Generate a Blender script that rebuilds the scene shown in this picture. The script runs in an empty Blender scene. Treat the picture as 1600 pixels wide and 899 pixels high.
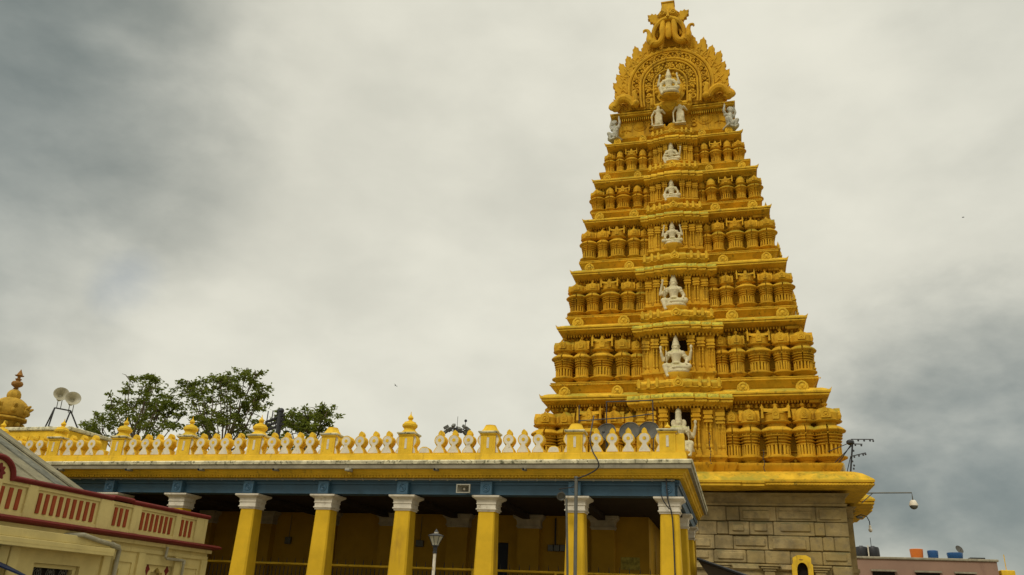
import bpy, bmesh, math, random
from math import sin, cos, pi, radians, sqrt, atan2
from mathutils import Vector, Matrix
random.seed(7)
scene = bpy.context.scene
COL = scene.collection
WL = {}                      # world location of every object by name

# ------------------------------------------------------------------ materials
def new_mat(name):
    m = bpy.data.materials.new(name); m.use_nodes = True
    nt = m.node_tree; nt.nodes.clear()
    out = nt.nodes.new('ShaderNodeOutputMaterial'); b = nt.nodes.new('ShaderNodeBsdfPrincipled')
    nt.links.new(b.outputs[0], out.inputs[0])
    return m, nt, b
def ramp(nt, src, p0, p1):
    n = nt.nodes.new('ShaderNodeMapRange'); n.interpolation_type = 'SMOOTHSTEP'
    n.inputs['From Min'].default_value = p0; n.inputs['From Max'].default_value = p1
    nt.links.new(src, n.inputs['Value']); return n.outputs[0]
def noise(nt, vec, scale, detail=5, rough=.6):
    n = nt.nodes.new('ShaderNodeTexNoise'); n.inputs['Scale'].default_value = scale
    n.inputs['Detail'].default_value = detail; n.inputs['Roughness'].default_value = rough
    nt.links.new(vec, n.inputs['Vector']); return n.outputs['Fac']
def mixc(nt, fac, a, b):
    n = nt.nodes.new('ShaderNodeMix'); n.data_type = 'RGBA'
    for s, k in ((fac, 0), (a, 6), (b, 7)):
        if hasattr(s, 'is_linked'): nt.links.new(s, n.inputs[k])
        elif k == 0: n.inputs[0].default_value = s
        else: n.inputs[k].default_value = (*s, 1)
    return n.outputs[2]
def math2(nt, op, a, b=None):
    n = nt.nodes.new('ShaderNodeMath'); n.operation = op
    for i, s in enumerate((a, b)):
        if s is None: continue
        if hasattr(s, 'is_linked'): nt.links.new(s, n.inputs[i])
        else: n.inputs[i].default_value = s
    return n.outputs[0]
def mat(name, col, rough=.75, var=.18, vscale=1.5, stain=None, stain_amt=.5, stain_at=(.55, .72), streak=False, moss=None, moss_at=(.46, .62), metal=0, bump=.0, bscale=30, tint=None):
    m, nt, b = new_mat(name)
    g = nt.nodes.new('ShaderNodeNewGeometry'); pos = g.outputs['Position']
    f = noise(nt, pos, vscale)
    lo = tuple(c*(1-var) for c in col); hi = tuple(min(1, c*(1+var)) for c in col)
    c = mixc(nt, ramp(nt, f, .3, .7), lo, hi)
    if tint:
        c = mixc(nt, math2(nt, 'MULTIPLY', ramp(nt, noise(nt, pos, .35, 3), .42, .66), .7), c, tint)
    if stain:
        mp = nt.nodes.new('ShaderNodeMapping'); nt.links.new(pos, mp.inputs[0])
        mp.inputs['Scale'].default_value = (1, 1, .18) if streak else (1, 1, 1)
        s = noise(nt, mp.outputs[0], vscale*2.4, 7, .68)
        s = math2(nt, 'MULTIPLY', ramp(nt, s, *stain_at), stain_amt)
        c = mixc(nt, s, c, stain)
    if moss:
        sp = nt.nodes.new('ShaderNodeSeparateXYZ'); nt.links.new(g.outputs['Normal'], sp.inputs[0])
        up = ramp(nt, sp.outputs[2], .15, .75)
        mm = math2(nt, 'MULTIPLY', ramp(nt, noise(nt, pos, .55, 6, .7), *moss_at), up)
        c = mixc(nt, math2(nt, 'MULTIPLY', mm, .85), c, moss)
    nt.links.new(c, b.inputs['Base Color'])
    rr = nt.nodes.new('ShaderNodeMapRange'); nt.links.new(f, rr.inputs['Value'])
    rr.inputs['To Min'].default_value = max(0, rough-.1); rr.inputs['To Max'].default_value = min(1, rough+.1)
    nt.links.new(rr.outputs[0], b.inputs['Roughness'])
    b.inputs['Metallic'].default_value = metal
    b.inputs['Specular IOR Level'].default_value = .5 if rough < .55 else .12
    if bump:
        bp = nt.nodes.new('ShaderNodeBump'); bp.inputs['Strength'].default_value = bump; bp.inputs['Distance'].default_value = .03
        nt.links.new(noise(nt, pos, bscale, 6, .65), bp.inputs['Height']); nt.links.new(bp.outputs[0], b.inputs['Normal'])
    return m

MOSS = (.27, .23, .025)
TOWER = mat('tower_yellow_paint', (.62, .355, .024), .8, .18, 1.3, stain=(.20, .10, .012), stain_amt=.75, stain_at=(.51, .69), streak=True, moss=MOSS, bump=.35, bscale=9, tint=(.58, .29, .012))
TOWERL = mat('tower_cornice_paint', (.67, .40, .028), .8, .18, 1.6, stain=(.14, .10, .022), stain_amt=.75, stain_at=(.54, .7), moss=(.33, .28, .035), moss_at=(.44, .62), bump=.35, bscale=9)
MOSSY = mat('mossy_paint', (.52, .43, .05), .8, .25, 2.5, stain=(.20, .20, .04), stain_amt=.8, stain_at=(.45, .62), bump=.4, bscale=14)
STAT = mat('whitewashed_plaster', (.66, .57, .35), .8, .12, 4, stain=(.36, .34, .22), stain_amt=.6, stain_at=(.5, .7), moss=(.42, .42, .14), moss_at=(.42, .62), bump=.3, bscale=25)
STATG = mat('grey_weathered_plaster', (.54, .51, .40), .8, .2, 4, stain=(.16, .16, .10), stain_amt=.7, stain_at=(.45, .65), moss=(.2, .22, .08), bump=.3, bscale=25)
STONE = mat('granite_block', (.335, .255, .12), .85, .34, 1.3, stain=(.19, .155, .09), stain_amt=.6, stain_at=(.47, .68), moss=(.16, .15, .07), bump=.7, bscale=12, tint=(.35, .255, .09))
PARA = mat('parapet_yellow_paint', (.76, .48, .035), .75, .13, 2.2, stain=(.30, .19, .035), stain_amt=.65, stain_at=(.55, .72), streak=True, moss=(.30, .27, .04), moss_at=(.5, .66), bump=.25, bscale=18)
COLY = mat('column_yellow_paint', (.68, .42, .022), .7, .12, 1.2, stain=(.36, .20, .03), stain_amt=.6, stain_at=(.56, .76), streak=True, bump=.12, bscale=20)
WALLY = mat('shaded_wall_yellow_paint', (.43, .245, .02), .7, .12, 1.0, stain=(.34, .2, .03), stain_amt=.5, streak=True)  # darker than the column yellow: interior shade is put into this colour
WHITE = mat('white_lime_paint', (.68, .62, .49), .7, .12, 3, stain=(.30, .24, .14), stain_amt=.7, stain_at=(.54, .72), bump=.2, bscale=22)
LIP = mat('weathered_concrete_lip', (.60, .55, .36), .85, .3, 3.5, stain=(.10, .10, .05), stain_amt=.9, stain_at=(.52, .64), bump=.5, bscale=16)
FASCIA = mat('grey_concrete_fascia', (.30, .27, .19), .85, .18, 2, stain=(.14, .13, .09), stain_amt=.6, streak=True, bump=.3)
BLUE = mat('blue_beam_paint', (.036, .095, .145), .5, .14, 1.3, stain=(.03, .07, .11), stain_amt=.5, streak=True)
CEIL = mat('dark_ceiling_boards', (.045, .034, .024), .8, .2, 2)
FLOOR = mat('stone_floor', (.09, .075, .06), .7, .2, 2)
CREAM = mat('cream_wall_paint', (.62, .51, .21), .7, .10, 1.2, stain=(.30, .22, .08), stain_amt=.55, stain_at=(.54, .74), streak=True, bump=.2, bscale=16)
RED = mat('red_oxide_paint', (.16, .025, .02), .6, .14, 2, stain=(.12, .025, .02), stain_amt=.6, bump=.15)
BARR = mat('brick_red_bar_paint', (.29, .06, .022), .65, .12, 3)
ROOFM = mat('weathered_roof_sheet', (.215, .195, .125), .85, .25, 1.4, stain=(.13, .12, .08), stain_amt=.7, stain_at=(.5, .66), bump=.3)
ROOFD = mat('dark_roof_strip', (.14, .14, .11), .85, .3, 3, stain=(.30, .29, .22), stain_amt=.6)
PIPE = mat('grey_pvc_pipe', (.33, .30, .20), .5, .15, 4, stain=(.18, .17, .13), stain_amt=.5)
GREYM = mat('galvanised_metal', (.13, .13, .11), .5, .15, 5, metal=.4)
DARKM = mat('black_painted_metal', (.018, .019, .022), .5, .2, 5)
DARKGAP = mat('dark_interior', (.02, .016, .012), .9, .1, 2)
NICHE = mat('niche_shade_brown', (.06, .032, .012), .85, .2, 3)  # dark brown puts the recess shade into the colour of the niche back
DOOR = mat('dark_slate_door', (.035, .04, .05), .55, .1, 3)
DISH = mat('grey_dish_sheet', (.10, .095, .08), .7, .25, 3, stain=(.04,.04,.035), stain_amt=.6)
PINK = mat('pink_brown_plaster', (.30, .19, .135), .85, .08, .3, stain=(.2, .12, .09), stain_amt=.5, streak=True)
ORANGE = mat('orange_plastic', (.66, .17, .02), .5, .06, 2)
BLUEP = mat('blue_plastic', (.01, .075, .22), .45, .08, 2)
GLASS = mat('frosted_lamp_glass', (.42, .40, .30), .25, .1, 6)
SPK = mat('cream_speaker_plastic', (.36, .34, .26), .5, .06, 4)
NAVY = mat('navy_tarpaulin', (.012, .022, .06), .6, .15, 2)
BIRDM = mat('dark_feathers', (.03, .03, .03), .8, .1, 4)
BARK = mat('tree_bark', (.13, .10, .07), .9, .25, 2)
SPECS = mat('aged_gilt_paint', (.30, .15, .04), .7, .2, 2)
def leaf_mat():
    m, nt, b = new_mat('tree_leaves')
    g = nt.nodes.new('ShaderNodeNewGeometry')
    f = ramp(nt, noise(nt, g.outputs['Position'], .7, 4), .35, .65)
    c = mixc(nt, f, (.10, .135, .016), (.19, .225, .03))
    r = nt.nodes.new('ShaderNodeMath'); r.operation = 'MULTIPLY'; nt.links.new(g.outputs['Random Per Island'], r.inputs[0]); r.inputs[1].default_value = .5
    c = mixc(nt, r.outputs[0], c, (.13, .15, .02))
    nt.links.new(c, b.inputs['Base Color']); b.inputs['Roughness'].default_value = .6; b.inputs['Specular IOR Level'].default_value = .15
    tr = nt.nodes.new('ShaderNodeBsdfTranslucent'); nt.links.new(mixc(nt, .5, c, (.16, .20, .02)), tr.inputs[0])
    ms = nt.nodes.new('ShaderNodeMixShader'); ms.inputs[0].default_value = .45
    nt.links.new(b.outputs[0], ms.inputs[1]); nt.links.new(tr.outputs[0], ms.inputs[2])
    nt.links.new(ms.outputs[0], [n for n in nt.nodes if n.type == 'OUTPUT_MATERIAL'][0].inputs[0])
    return m
LEAF = leaf_mat()

# ------------------------------------------------------------------ geometry collector
class G:
    def __init__(s): s.v = []; s.f = []; s.m = []
    def add(s, vs, fs, m=0):
        o = len(s.v); s.v += [tuple(p) for p in vs]
        for q in fs: s.f.append([i+o for i in q]); s.m.append(m)
        return s
    def box(s, x0, x1, y0, y1, z0, z1, m=0):
        return s.add([(x0,y0,z0),(x1,y0,z0),(x1,y1,z0),(x0,y1,z0),(x0,y0,z1),(x1,y0,z1),(x1,y1,z1),(x0,y1,z1)],
            [(0,3,2,1),(4,5,6,7),(0,1,5,4),(1,2,6,5),(2,3,7,6),(3,0,4,7)], m)
    def bbox(s, x0, x1, y0, y1, z0, z1, m=0, b=.02):      # box with chamfered vertical and top edges
        p = [(x0+b,y0,-1,-1),(x1-b,y0,1,-1),(x1,y0+b,1,-1),(x1,y1-b,1,1),(x1-b,y1,1,1),(x0+b,y1,-1,1),(x0,y1-b,-1,1),(x0,y0+b,-1,-1)]
        return s.loft(p, [(z0,-b),(z0+b,0),(z1-b,0),(z1,-b)], m)
    def loft(s, poly, prof, m=0, cap=True):                 # poly: (x,y,nx,ny); prof: (z,offset)
        n = len(poly); vs = []; fs = []
        for z, o in prof: vs += [(x+nx*o, y+ny*o, z) for x, y, nx, ny in poly]
        for k in range(len(prof)-1):
            for i in range(n):
                j = (i+1) % n
                fs.append((k*n+i, k*n+j, (k+1)*n+j, (k+1)*n+i))
        if cap:
            fs.append(tuple(range(n))[::-1]); fs.append(tuple((len(prof)-1)*n+i for i in range(n)))
        return s.add(vs, fs, m)
    def lathe(s, prof, a=1, b=None, c=(0,0,0), n=16, m=0, ang=None):   # prof: (z, r); elliptical half axes a (x), b (y)
        b = a if b is None else b
        ang = ang or [(2*pi*i/n, 1) for i in range(n)]
        vs = []; fs = []; n = len(ang)
        for z, r in prof: vs += [(c[0]+a*r*k*cos(t), c[1]+b*r*k*sin(t), c[2]+z) for t, k in ang]
        for k in range(len(prof)-1):
            for i in range(n):
                j = (i+1) % n
                fs.append((k*n+i, k*n+j, (k+1)*n+j, (k+1)*n+i))
        fs.append(tuple(range(n))[::-1]); fs.append(tuple((len(prof)-1)*n+i for i in range(n)))
        return s.add(vs, fs, m)
    def tube(s, pts, r, n=8, m=0, cap=True, flat=None):
        pts = [Vector(p) for p in pts]
        rs = r if isinstance(r, (list, tuple)) else [r]*len(pts)
        vs = []; fs = []; up = None
        for i, p in enumerate(pts):
            t = (pts[min(i+1, len(pts)-1)]-pts[max(i-1, 0)])
            if t.length < 1e-9: t = Vector((0,0,1))
            t.normalize()
            if up is None: up = t.orthogonal().normalized()
            u = (up - t*up.dot(t))
            u = u.normalized() if u.length > 1e-6 else t.orthogonal().normalized()
            up = u; w = t.cross(u)
            vs += [tuple(p+(u*cos(2*pi*k/n)+w*sin(2*pi*k/n))*rs[i]) for k in range(n)]
        for i in range(len(pts)-1):
            for k in range(n):
                l = (k+1) % n
                fs.append((i*n+k, i*n+l, (i+1)*n+l, (i+1)*n+k))
        if cap:
            fs.append(tuple(range(n))[::-1]); fs.append(tuple((len(pts)-1)*n+k for k in range(n)))
        return s.add(vs, fs, m)
    def cap(s, a, b, ra, rb, n=10, m=0):                   # tapered capsule
        a = Vector(a); b = Vector(b); d = b-a
        L = d.length; d = d.normalized() if L > 1e-6 else Vector((0,0,1))
        pts = []; rs = []
        for t in (80, 55, 25): pts.append(a-d*ra*sin(radians(t))); rs.append(ra*cos(radians(t)))
        pts += [a, b]; rs += [ra, rb]
        for t in (25, 55, 80): pts.append(b+d*rb*sin(radians(t))); rs.append(rb*cos(radians(t)))
        return s.tube(pts, rs, n, m)
    def ball(s, c, r, sc=(1,1,1), n=12, m=0):
        k = max(5, n//2+1)
        return s.lathe([(-r*sc[2]*cos(pi*(i+.15)/(k+.3)), r*sin(pi*(i+.15)/(k+.3))) for i in range(k+1)], sc[0], sc[1], c, n, m)
    def prism(s, out, d0, d1, axis='y', m=0):               # outline (u, z) extruded along y or x
        n = len(out)
        f = (lambda u, z, d: (u, d, z)) if axis == 'y' else (lambda u, z, d: (d, u, z))
        vs = [f(u, z, d0) for u, z in out]+[f(u, z, d1) for u, z in out]
        fs = [(i, (i+1) % n, n+(i+1) % n, n+i) for i in range(n)]+[tuple(range(n))[::-1], tuple(range(n, 2*n))]
        return s.add(vs, fs, m)
    def ring(s, c, R, r, axis='y', n=20, k=6, a0=0, a1=2*pi, m=0, sx=1, sz=1):
        full = abs(a1-a0-2*pi) < 1e-6
        pts = []
        for i in range(n+1):
            t = a0+(a1-a0)*i/n
            if axis == 'y': pts.append((c[0]+R*sx*cos(t), c[1], c[2]+R*sz*sin(t)))
            elif axis == 'x': pts.append((c[0], c[1]+R*sx*cos(t), c[2]+R*sz*sin(t)))
            else: pts.append((c[0]+R*sx*cos(t), c[1]+R*sz*sin(t), c[2]))
        return s.tube(pts, r, k, m)
    def xf(s, M, start=0):
        for i in range(start, len(s.v)): s.v[i] = tuple(M @ Vector(s.v[i]))
        return s

def curve(pts, rs, q=4):                                       # Catmull-Rom refinement of a path and its radii
    P = [Vector(p) for p in pts]; op = []; orr = []
    for i in range(len(P)-1):
        a, b, c, d = P[max(i-1,0)], P[i], P[i+1], P[min(i+2,len(P)-1)]
        for k in range(q):
            u = k/q; op.append(.5*((2*b)+(c-a)*u+(2*a-5*b+4*c-d)*u*u+(3*b-a-3*c+d)*u**3)); orr.append(rs[i]*(1-u)+rs[i+1]*u)
    return op+[P[-1]], orr+[rs[-1]]
def mesh_of(name, g, mats, smooth=35):
    me = bpy.data.meshes.new(name); me.from_pydata(g.v, [], g.f); me.update()
    for mm in mats: me.materials.append(mm)
    me.polygons.foreach_set('material_index', g.m)
    bm = bmesh.new(); bm.from_mesh(me); bmesh.ops.recalc_face_normals(bm, faces=bm.faces); bm.to_mesh(me); bm.free()
    if smooth:
        me.polygons.foreach_set('use_smooth', [True]*len(me.polygons))
        me.set_sharp_from_angle(angle=radians(smooth))
    me.update(); return me
def place(name, me, parent=None, loc=(0,0,0), rot=0):
    o = bpy.data.objects.new(name, me); COL.objects.link(o)
    base = WL[parent.name] if parent else Vector((0,0,0))
    o.location = Vector(loc)-base
    if rot: o.rotation_euler = (0,0,rot)
    if parent: o.parent = parent
    WL[o.name] = Vector(loc)
    return o
def obj(name, g, mats, parent=None, loc=None, smooth=35, label=None):
    """one mesh object; with loc None the collected vertices are world coordinates"""
    mats = mats if isinstance(mats, (list, tuple)) else [mats]
    if loc is None:
        loc = WL[parent.name] if parent else Vector((0,0,0))
        g.v = [tuple(Vector(p)-Vector(loc)) for p in g.v]
    o = place(name, mesh_of(name, g, mats, smooth), parent, loc)
    if label: o['label'] = label
    return o
def tag(o, label, cat, group=None):
    o['label'] = label; o['category'] = cat
    if group: o['group'] = group
    return o
def thing(name, label, cat, loc=(0,0,0), group=None):
    o = bpy.data.objects.new(name, None); COL.objects.link(o); o.location = loc; o.empty_display_size = .3
    WL[o.name] = Vector(loc); return tag(o, label, cat, group)
def single(name, g, mats, label, cat, loc, group=None, smooth=35):
    """one-mesh thing whose origin is loc; vertices given in world coordinates"""
    g.v = [tuple(Vector(p)-Vector(loc)) for p in g.v]
    mats = mats if isinstance(mats, (list, tuple)) else [mats]
    return tag(place(name, mesh_of(name, g, mats, smooth), None, loc), label, cat, group)
def rect(x0, x1, y0, y1): return [(x0,y0,-1,-1),(x1,y0,1,-1),(x1,y1,1,1),(x0,y1,-1,1)]
def struct(o): o['kind'] = 'structure'; return o

# ------------------------------------------------------------------ camera
cam = bpy.data.cameras.new('camera'); co = bpy.data.objects.new('camera', cam); COL.objects.link(co)
cam.sensor_width = 36; cam.lens = 1261.41/1600*36; cam.clip_end = 6000; cam.clip_start = .1
p, r, t = radians(22.0308), radians(2.6419), radians(15.7697)
F0 = Vector((-sin(t), cos(t), 0)); R0 = Vector((cos(t), sin(t), 0)); Z0 = Vector((0,0,1))
FW = F0*cos(p)+Z0*sin(p); U = R0.cross(FW); Rr = R0*cos(r)+U*sin(r); Ur = -R0*sin(r)+U*cos(r)
co.matrix_world = Matrix(((Rr.x,Ur.x,-FW.x,0),(Rr.y,Ur.y,-FW.y,0),(Rr.z,Ur.z,-FW.z,1.6),(0,0,0,1)))
scene.camera = co

# ------------------------------------------------------------------ ground
g = G(); N = 24
R_ = [0, 20, 60, 150, 400, 1200, 3000]
for i, rr in enumerate(R_[1:]):
    for k in range(N):
        a, b = 2*pi*k/N, 2*pi*(k+1)/N; r0 = R_[i]
        if r0 == 0: g.add([(0,30,0),(rr*cos(a),30+rr*sin(a),0),(rr*cos(b),30+rr*sin(b),0)], [(0,1,2)])
        else: g.add([(r0*cos(a),30+r0*sin(a),0),(rr*cos(a),30+rr*sin(a),0),(rr*cos(b),30+rr*sin(b),0),(r0*cos(b),30+r0*sin(b),0)], [(0,1,2,3)])
struct(obj('ground', g, mat('ground_paving', (.22,.19,.14), .9, .2, .8, stain=(.14,.12,.09), bump=.3), smooth=0))

# ================================================================== TEMPLE TOWER
XC = -2.52; YB = 52.0
tower = thing('temple_tower', 'tall tapering yellow temple gateway tower of stacked carved storeys on a stone base', 'tower', (XC, YB, 0))
# lip rectangles: half width, front Y, Z of the lip's lower edge
LV = [(7.62, 41.75, 8.52), (7.38, 42.0, 12.46), (6.66, 42.5, 16.63), (6.0, 43.0, 20.22), (5.39, 43.47, 23.82), (4.88, 43.85, 26.74), (4.16, 44.4, 29.66), (3.91, 44.6, 32.0)]
BAYF = [1, .75, .53, .29]
def trect(hw, yf): return rect(XC-hw, XC+hw, yf, 2*YB-yf)
def bay_poly(b, yf, step=.13, back=1.6, fr=BAYF):
    L = []; y = yf
    L.append((XC-b, yf+back, -1, 0))
    for i, f in enumerate(fr):
        L.append((XC-b*f, y, -1, -1))
        if i < len(fr)-1: L.append((XC-b*fr[i+1], y, -1, -1))
        y -= step
    Rr_ = [(2*XC-x, y, -nx, ny) for x, y, nx, ny in reversed(L)]
    return L+Rr_
def side_poly(d, xf, step=.15, back=1.6):                  # bay on the +X side
    L = [(xf-back, YB-d, 0, -1)]; x = xf
    for i, f in enumerate((1, .7, .4)):
        L.append((x, YB-d*f, 1, -1))
        if i < 2: L.append((x, YB-d*(1, .7, .4)[i+1], 1, -1))
        x += step
    return L+[(x, 2*YB-y, nx, -ny) for x, y, nx, ny in reversed(L)]
def mirror(poly): return [(2*XC-x, y, -nx, ny) for x, y, nx, ny in reversed(poly)]

# ---- stone base with courses of blocks
def stone_base():
    g = G(); hw = 7.55; y0 = 42.05
    g.loft(trect(hw-.12, y0+.12), [(0,0),(7.55,0)], 0)
    rng = random.Random(3)
    zs = [0, .9, 1.75, 2.6, 3.35, 3.42, 4.32, 4.95, 5.62, 6.28, 6.98]
    pil = [XC-6.9, XC-4.6, XC-1.5, XC+1.7, XC+3.9, XC+6.15]
    for k in range(len(zs)-1):
        z0, z1 = zs[k], zs[k+1]
        if z1-z0 < .2: continue
        bat = .05*(6.98-z0)/6.98
        x = XC-hw
        while x < XC+hw-.05:
            w = rng.uniform(.45, 1.9)
            if XC+hw-x-w < .6: w = XC+hw-x
            d = rng.uniform(-.05, .05)
            g.bbox(x+.006, x+w-.006, y0-.02-d-bat, y0+.4, z0+.006+rng.uniform(0,.02), z1-.006-rng.uniform(0,.02), 0, rng.uniform(.015,.05))
            if k >= 6 and rng.random() < .55 and w > .9:      # carved panel on the block
                q1, q2 = rng.uniform(.08,.3), rng.uniform(.08,.3); g.bbox(x+q1, x+w-q2, y0-.08-d-bat, y0+.2, z0+rng.uniform(.04,.2), z1-rng.uniform(.05,.2), 0, .05)
            x += w
        for sg in (1, -1):
            y = y0
            while y < 2*YB-y0-.05:
                w = rng.uniform(.9, 1.9)
                if 2*YB-y0-y-w < .6: w = 2*YB-y0-y
                d = rng.uniform(-.04, .04)
                xa, xb = XC+sg*(hw-.4), XC+sg*(hw+.02+d+bat)
                g.bbox(min(xa,xb), max(xa,xb), y+.014, y+w-.014, z0+.012, z1-.012, 0, .025)
                y += w
    for px in pil:                                           # flat pilasters with brackets, lower wall
        g.bbox(px-.24, px+.24, y0-.26, y0+.2, 0, 4.0, 0, .03)
        for q in range(3): g.bbox(px-.30-.1*q, px+.30+.1*q, y0-.30-.05*q, y0+.2, 4.0+.10*q, 4.09+.10*q, 0, .02)
    for i in range(len(pil)-1):                              # canopies between pilasters
        a, b = pil[i]+.5, pil[i+1]-.5
        if b-a < .6: continue
        g.loft(rect(a, b, y0-.02, y0+.2), [(4.02,.12),(4.10,.20),(4.20,.16),(4.32,.05)], 0)
    # corbelled frieze under the eave
    g.loft(trect(hw, y0), [(7.0,-.1),(7.02,.05),(7.12,.08),(7.14,0),(7.45,.02),(7.6,.22)], 0)
    # side bay
    for po in (side_poly(5.2, XC+hw+.85, back=1.4), mirror(side_poly(5.2, XC+hw+.85, back=1.4))):
        g.loft(po, [(0,.05),(2,.03),(2.02,.06),(4.3,.02),(4.32,.08),(4.5,.08),(4.52,0),(7.0,0),(7.05,.06),(7.4,.05),(7.6,.25)], 0)
    return obj('stone_base', g, STONE, tower)
stone_base()

def eave():
    g = G()
    prof = [(7.74,-1.30),(7.80,-.06),(7.82,0),(7.90,0),(7.91,-.04),(7.95,-.04),(7.96,.04),(8.06,.05),(8.12,.0),(8.25,-.16),(8.42,-.40),(8.55,-.72),(8.62,-1.05)]
    g.loft(trect(8.74, 40.75), prof, 0)
    for po in (side_poly(5.0, XC+8.74+.85, back=1.2), mirror(side_poly(5.0, XC+8.74+.85, back=1.2))):
        g.loft(po, [(z-.012, o) for z, o in prof], 0)
    b = [(x, y, nx, ny) for x, y, nx, ny in bay_poly(3.9, 40.68, .10, 1.2, [1, .72])]
    g.loft(b, [(z-.06, o*1.0) for z, o in prof], 0)
    d = g                                                   # fine dentils along the lip
    x = XC-8.7
    while x < XC+8.7:
        d.box(x, x+.07, 40.715, 40.76, 7.835, 7.905, 0); x += .14
    y = 40.8
    while y < 63.2:
        for sg in (1, -1): d.box(*sorted((XC+sg*8.70, XC+sg*8.775)), y, y+.07, 7.835, 7.905, 0)
        y += .14
    obj('base_eave', d, [TOWERL], tower)
eave()

# ---- turret meshes
def turret_mesh(kind, w, d, H, bell=False):
    g = G()
    n = 22; nt_ = .055
    base = [(2*pi*i/n, 1) for i in range(n)]
    # angles with a narrow notch at the front (-Y)
    na = [(-pi/2+nt_*1.0+(2*pi-2*nt_)*i/n, 1) for i in range(n+1)]
    na += [(-pi/2-nt_*.9+0.0, .55), (-pi/2+nt_*.9, .55)]
    A = lambda prof, ang=None: g.lathe([(z*H, r_) for z, r_ in prof], w, d, (0,0,0), n, 0, ang)
    A([(0,.56),(.022,.56),(.026,.68),(.044,.72),(.048,.66),(.095,1.08),(.10,1.14),(.118,1.15),(.121,.92),(.145,.92),(.15,.80)])
    slit_top = .60 if kind != 'wide' else .43
    A([(.15,.54),(.285,.54),(.288,.76),(.298,.86),(.310,.87),(.313,.66),(.336,.67),(.340,.88),(.354,.91),(.358,.69),(.384,.71),(.388,.93),(.402,.97),(.406,.75),(.428,.78)], na)
    up = [(.428,.78),(.432,.97),(.446,1.0),(.450,.84),(.466,.90),(.494,1.14),(.497,1.21),(.511,1.24),(.530,1.17),(.556,1.02),(.576,.85),(.580,.68),(.60,.68)]
    A(up, na if kind != 'wide' else None)
    nr = 16                                                   # colonettes round the shaft
    for i in range(nr):
        t_ = 2*pi*(i+.5)/nr
        rr = .045*(1.0 if kind != 'wide' else 1.15)*min(1.2, H/3)
        x, y = w*.74*cos(t_), d*.74*sin(t_)
        g.tube([(x,y,.148*H),(x,y,.295*H)], [rr*1.25, rr*1.15], 6)
    for i in range(14):                                       # little teeth under the rounded eave
        t_ = 2*pi*(i+.5)/14
        g.ball((w*.93*cos(t_), d*.93*sin(t_), .462*H), .05*min(1.2, H/3.2), n=6)
    top = [(.60,.68),(.628,.68),(.631,.84),(.645,1.03),(.658,1.07),(.666,1.0),(.670,.83),(.70,.85)]
    if kind == 'wide':
        A(top+[(.77,.90),(.775,.96),(.79,.96)])
        # barrel roof with horned ends
        sec = [(cos(pi*i/8), sin(pi*i/8)) for i in range(9)]
        vs = []; fs = []
        xs = [(-.98, .05), (-.90, .02), (-.45, 0), (.45, 0), (.90, .02), (.98, .05)]
        for xx, lift in xs:
            vs += [(xx*w, -d*.82*c_, (.795+.085*s_+lift*.6)*H) for c_, s_ in sec]
        for k in range(len(xs)-1):
            for i in range(8): fs.append((k*9+i, k*9+i+1, (k+1)*9+i+1, (k+1)*9+i))
        fs += [tuple(range(9)), tuple(range((len(xs)-1)*9, len(xs)*9))[::-1]]
        g.add(vs, fs)
        for xx in (-.93, .93):
            g.ball((xx*w, -.1*d, .90*H), .05*H*.6, n=8)
            g.prism([((xx-.09)*w,.70*H),((xx+.09)*w,.70*H),((xx+.06)*w,.87*H),(xx*w,.93*H),((xx-.06)*w,.87*H)], -d*.98, -d*.70)
        g.prism([(-.22*w,.68*H),(.22*w,.68*H),(.26*w,.77*H),(.15*w,.85*H),(0,.90*H),(-.15*w,.85*H),(-.26*w,.77*H)], -d*1.06, -d*.6)
        g.ring((0,-d*1.06,.765*H), .14*w, .035*w, n=10, k=5)
        g.lathe([(.86*H,.20),(.885*H,.13),(.90*H,.14),(.91*H,.26),(.93*H,.34),(.95*H,.30),(.965*H,.12),(.985*H,.03)], w*.62, w*.62, (0,0,0), 10)
    elif bell:
        A(top+[(.72,.80),(.75,.84),(.80,.82),(.86,.66),(.92,.40),(.97,.14),(.99,.03)])
    else:
        A(top+[(.775,.90),(.79,.86),(.83,.72),(.855,.50),(.872,.26),(.88,.15)])
        g.lathe([(.87*H,.18),(.895*H,.14),(.905*H,.30),(.925*H,.42),(.945*H,.38),(.96*H,.16),(.985*H,.03)], w*.52, w*.52, (0,0,0), 10)
        for dx, dy, rot in ((0,-1,0),(1,0,pi/2),(-1,0,-pi/2)):   # horseshoe gables on the dome
            st = len(g.v)
            g.prism([(-.30*w,.685*H),(.30*w,.685*H),(.36*w,.745*H),(.27*w,.80*H),(.10*w,.83*H),(0,.865*H),(-.10*w,.83*H),(-.27*w,.80*H),(-.36*w,.745*H)], -1.03*d, -.6*d)
            g.ring((0,-1.03*d,.745*H), .18*w, .04*w, n=10, k=5)
            g.ball((0,-1.03*d,.74*H), .09*w, n=6)
            if rot: g.xf(Matrix.Rotation(rot, 4, 'Z'), st)
    return mesh_of('turret', g, [TOWER], 28)

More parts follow.
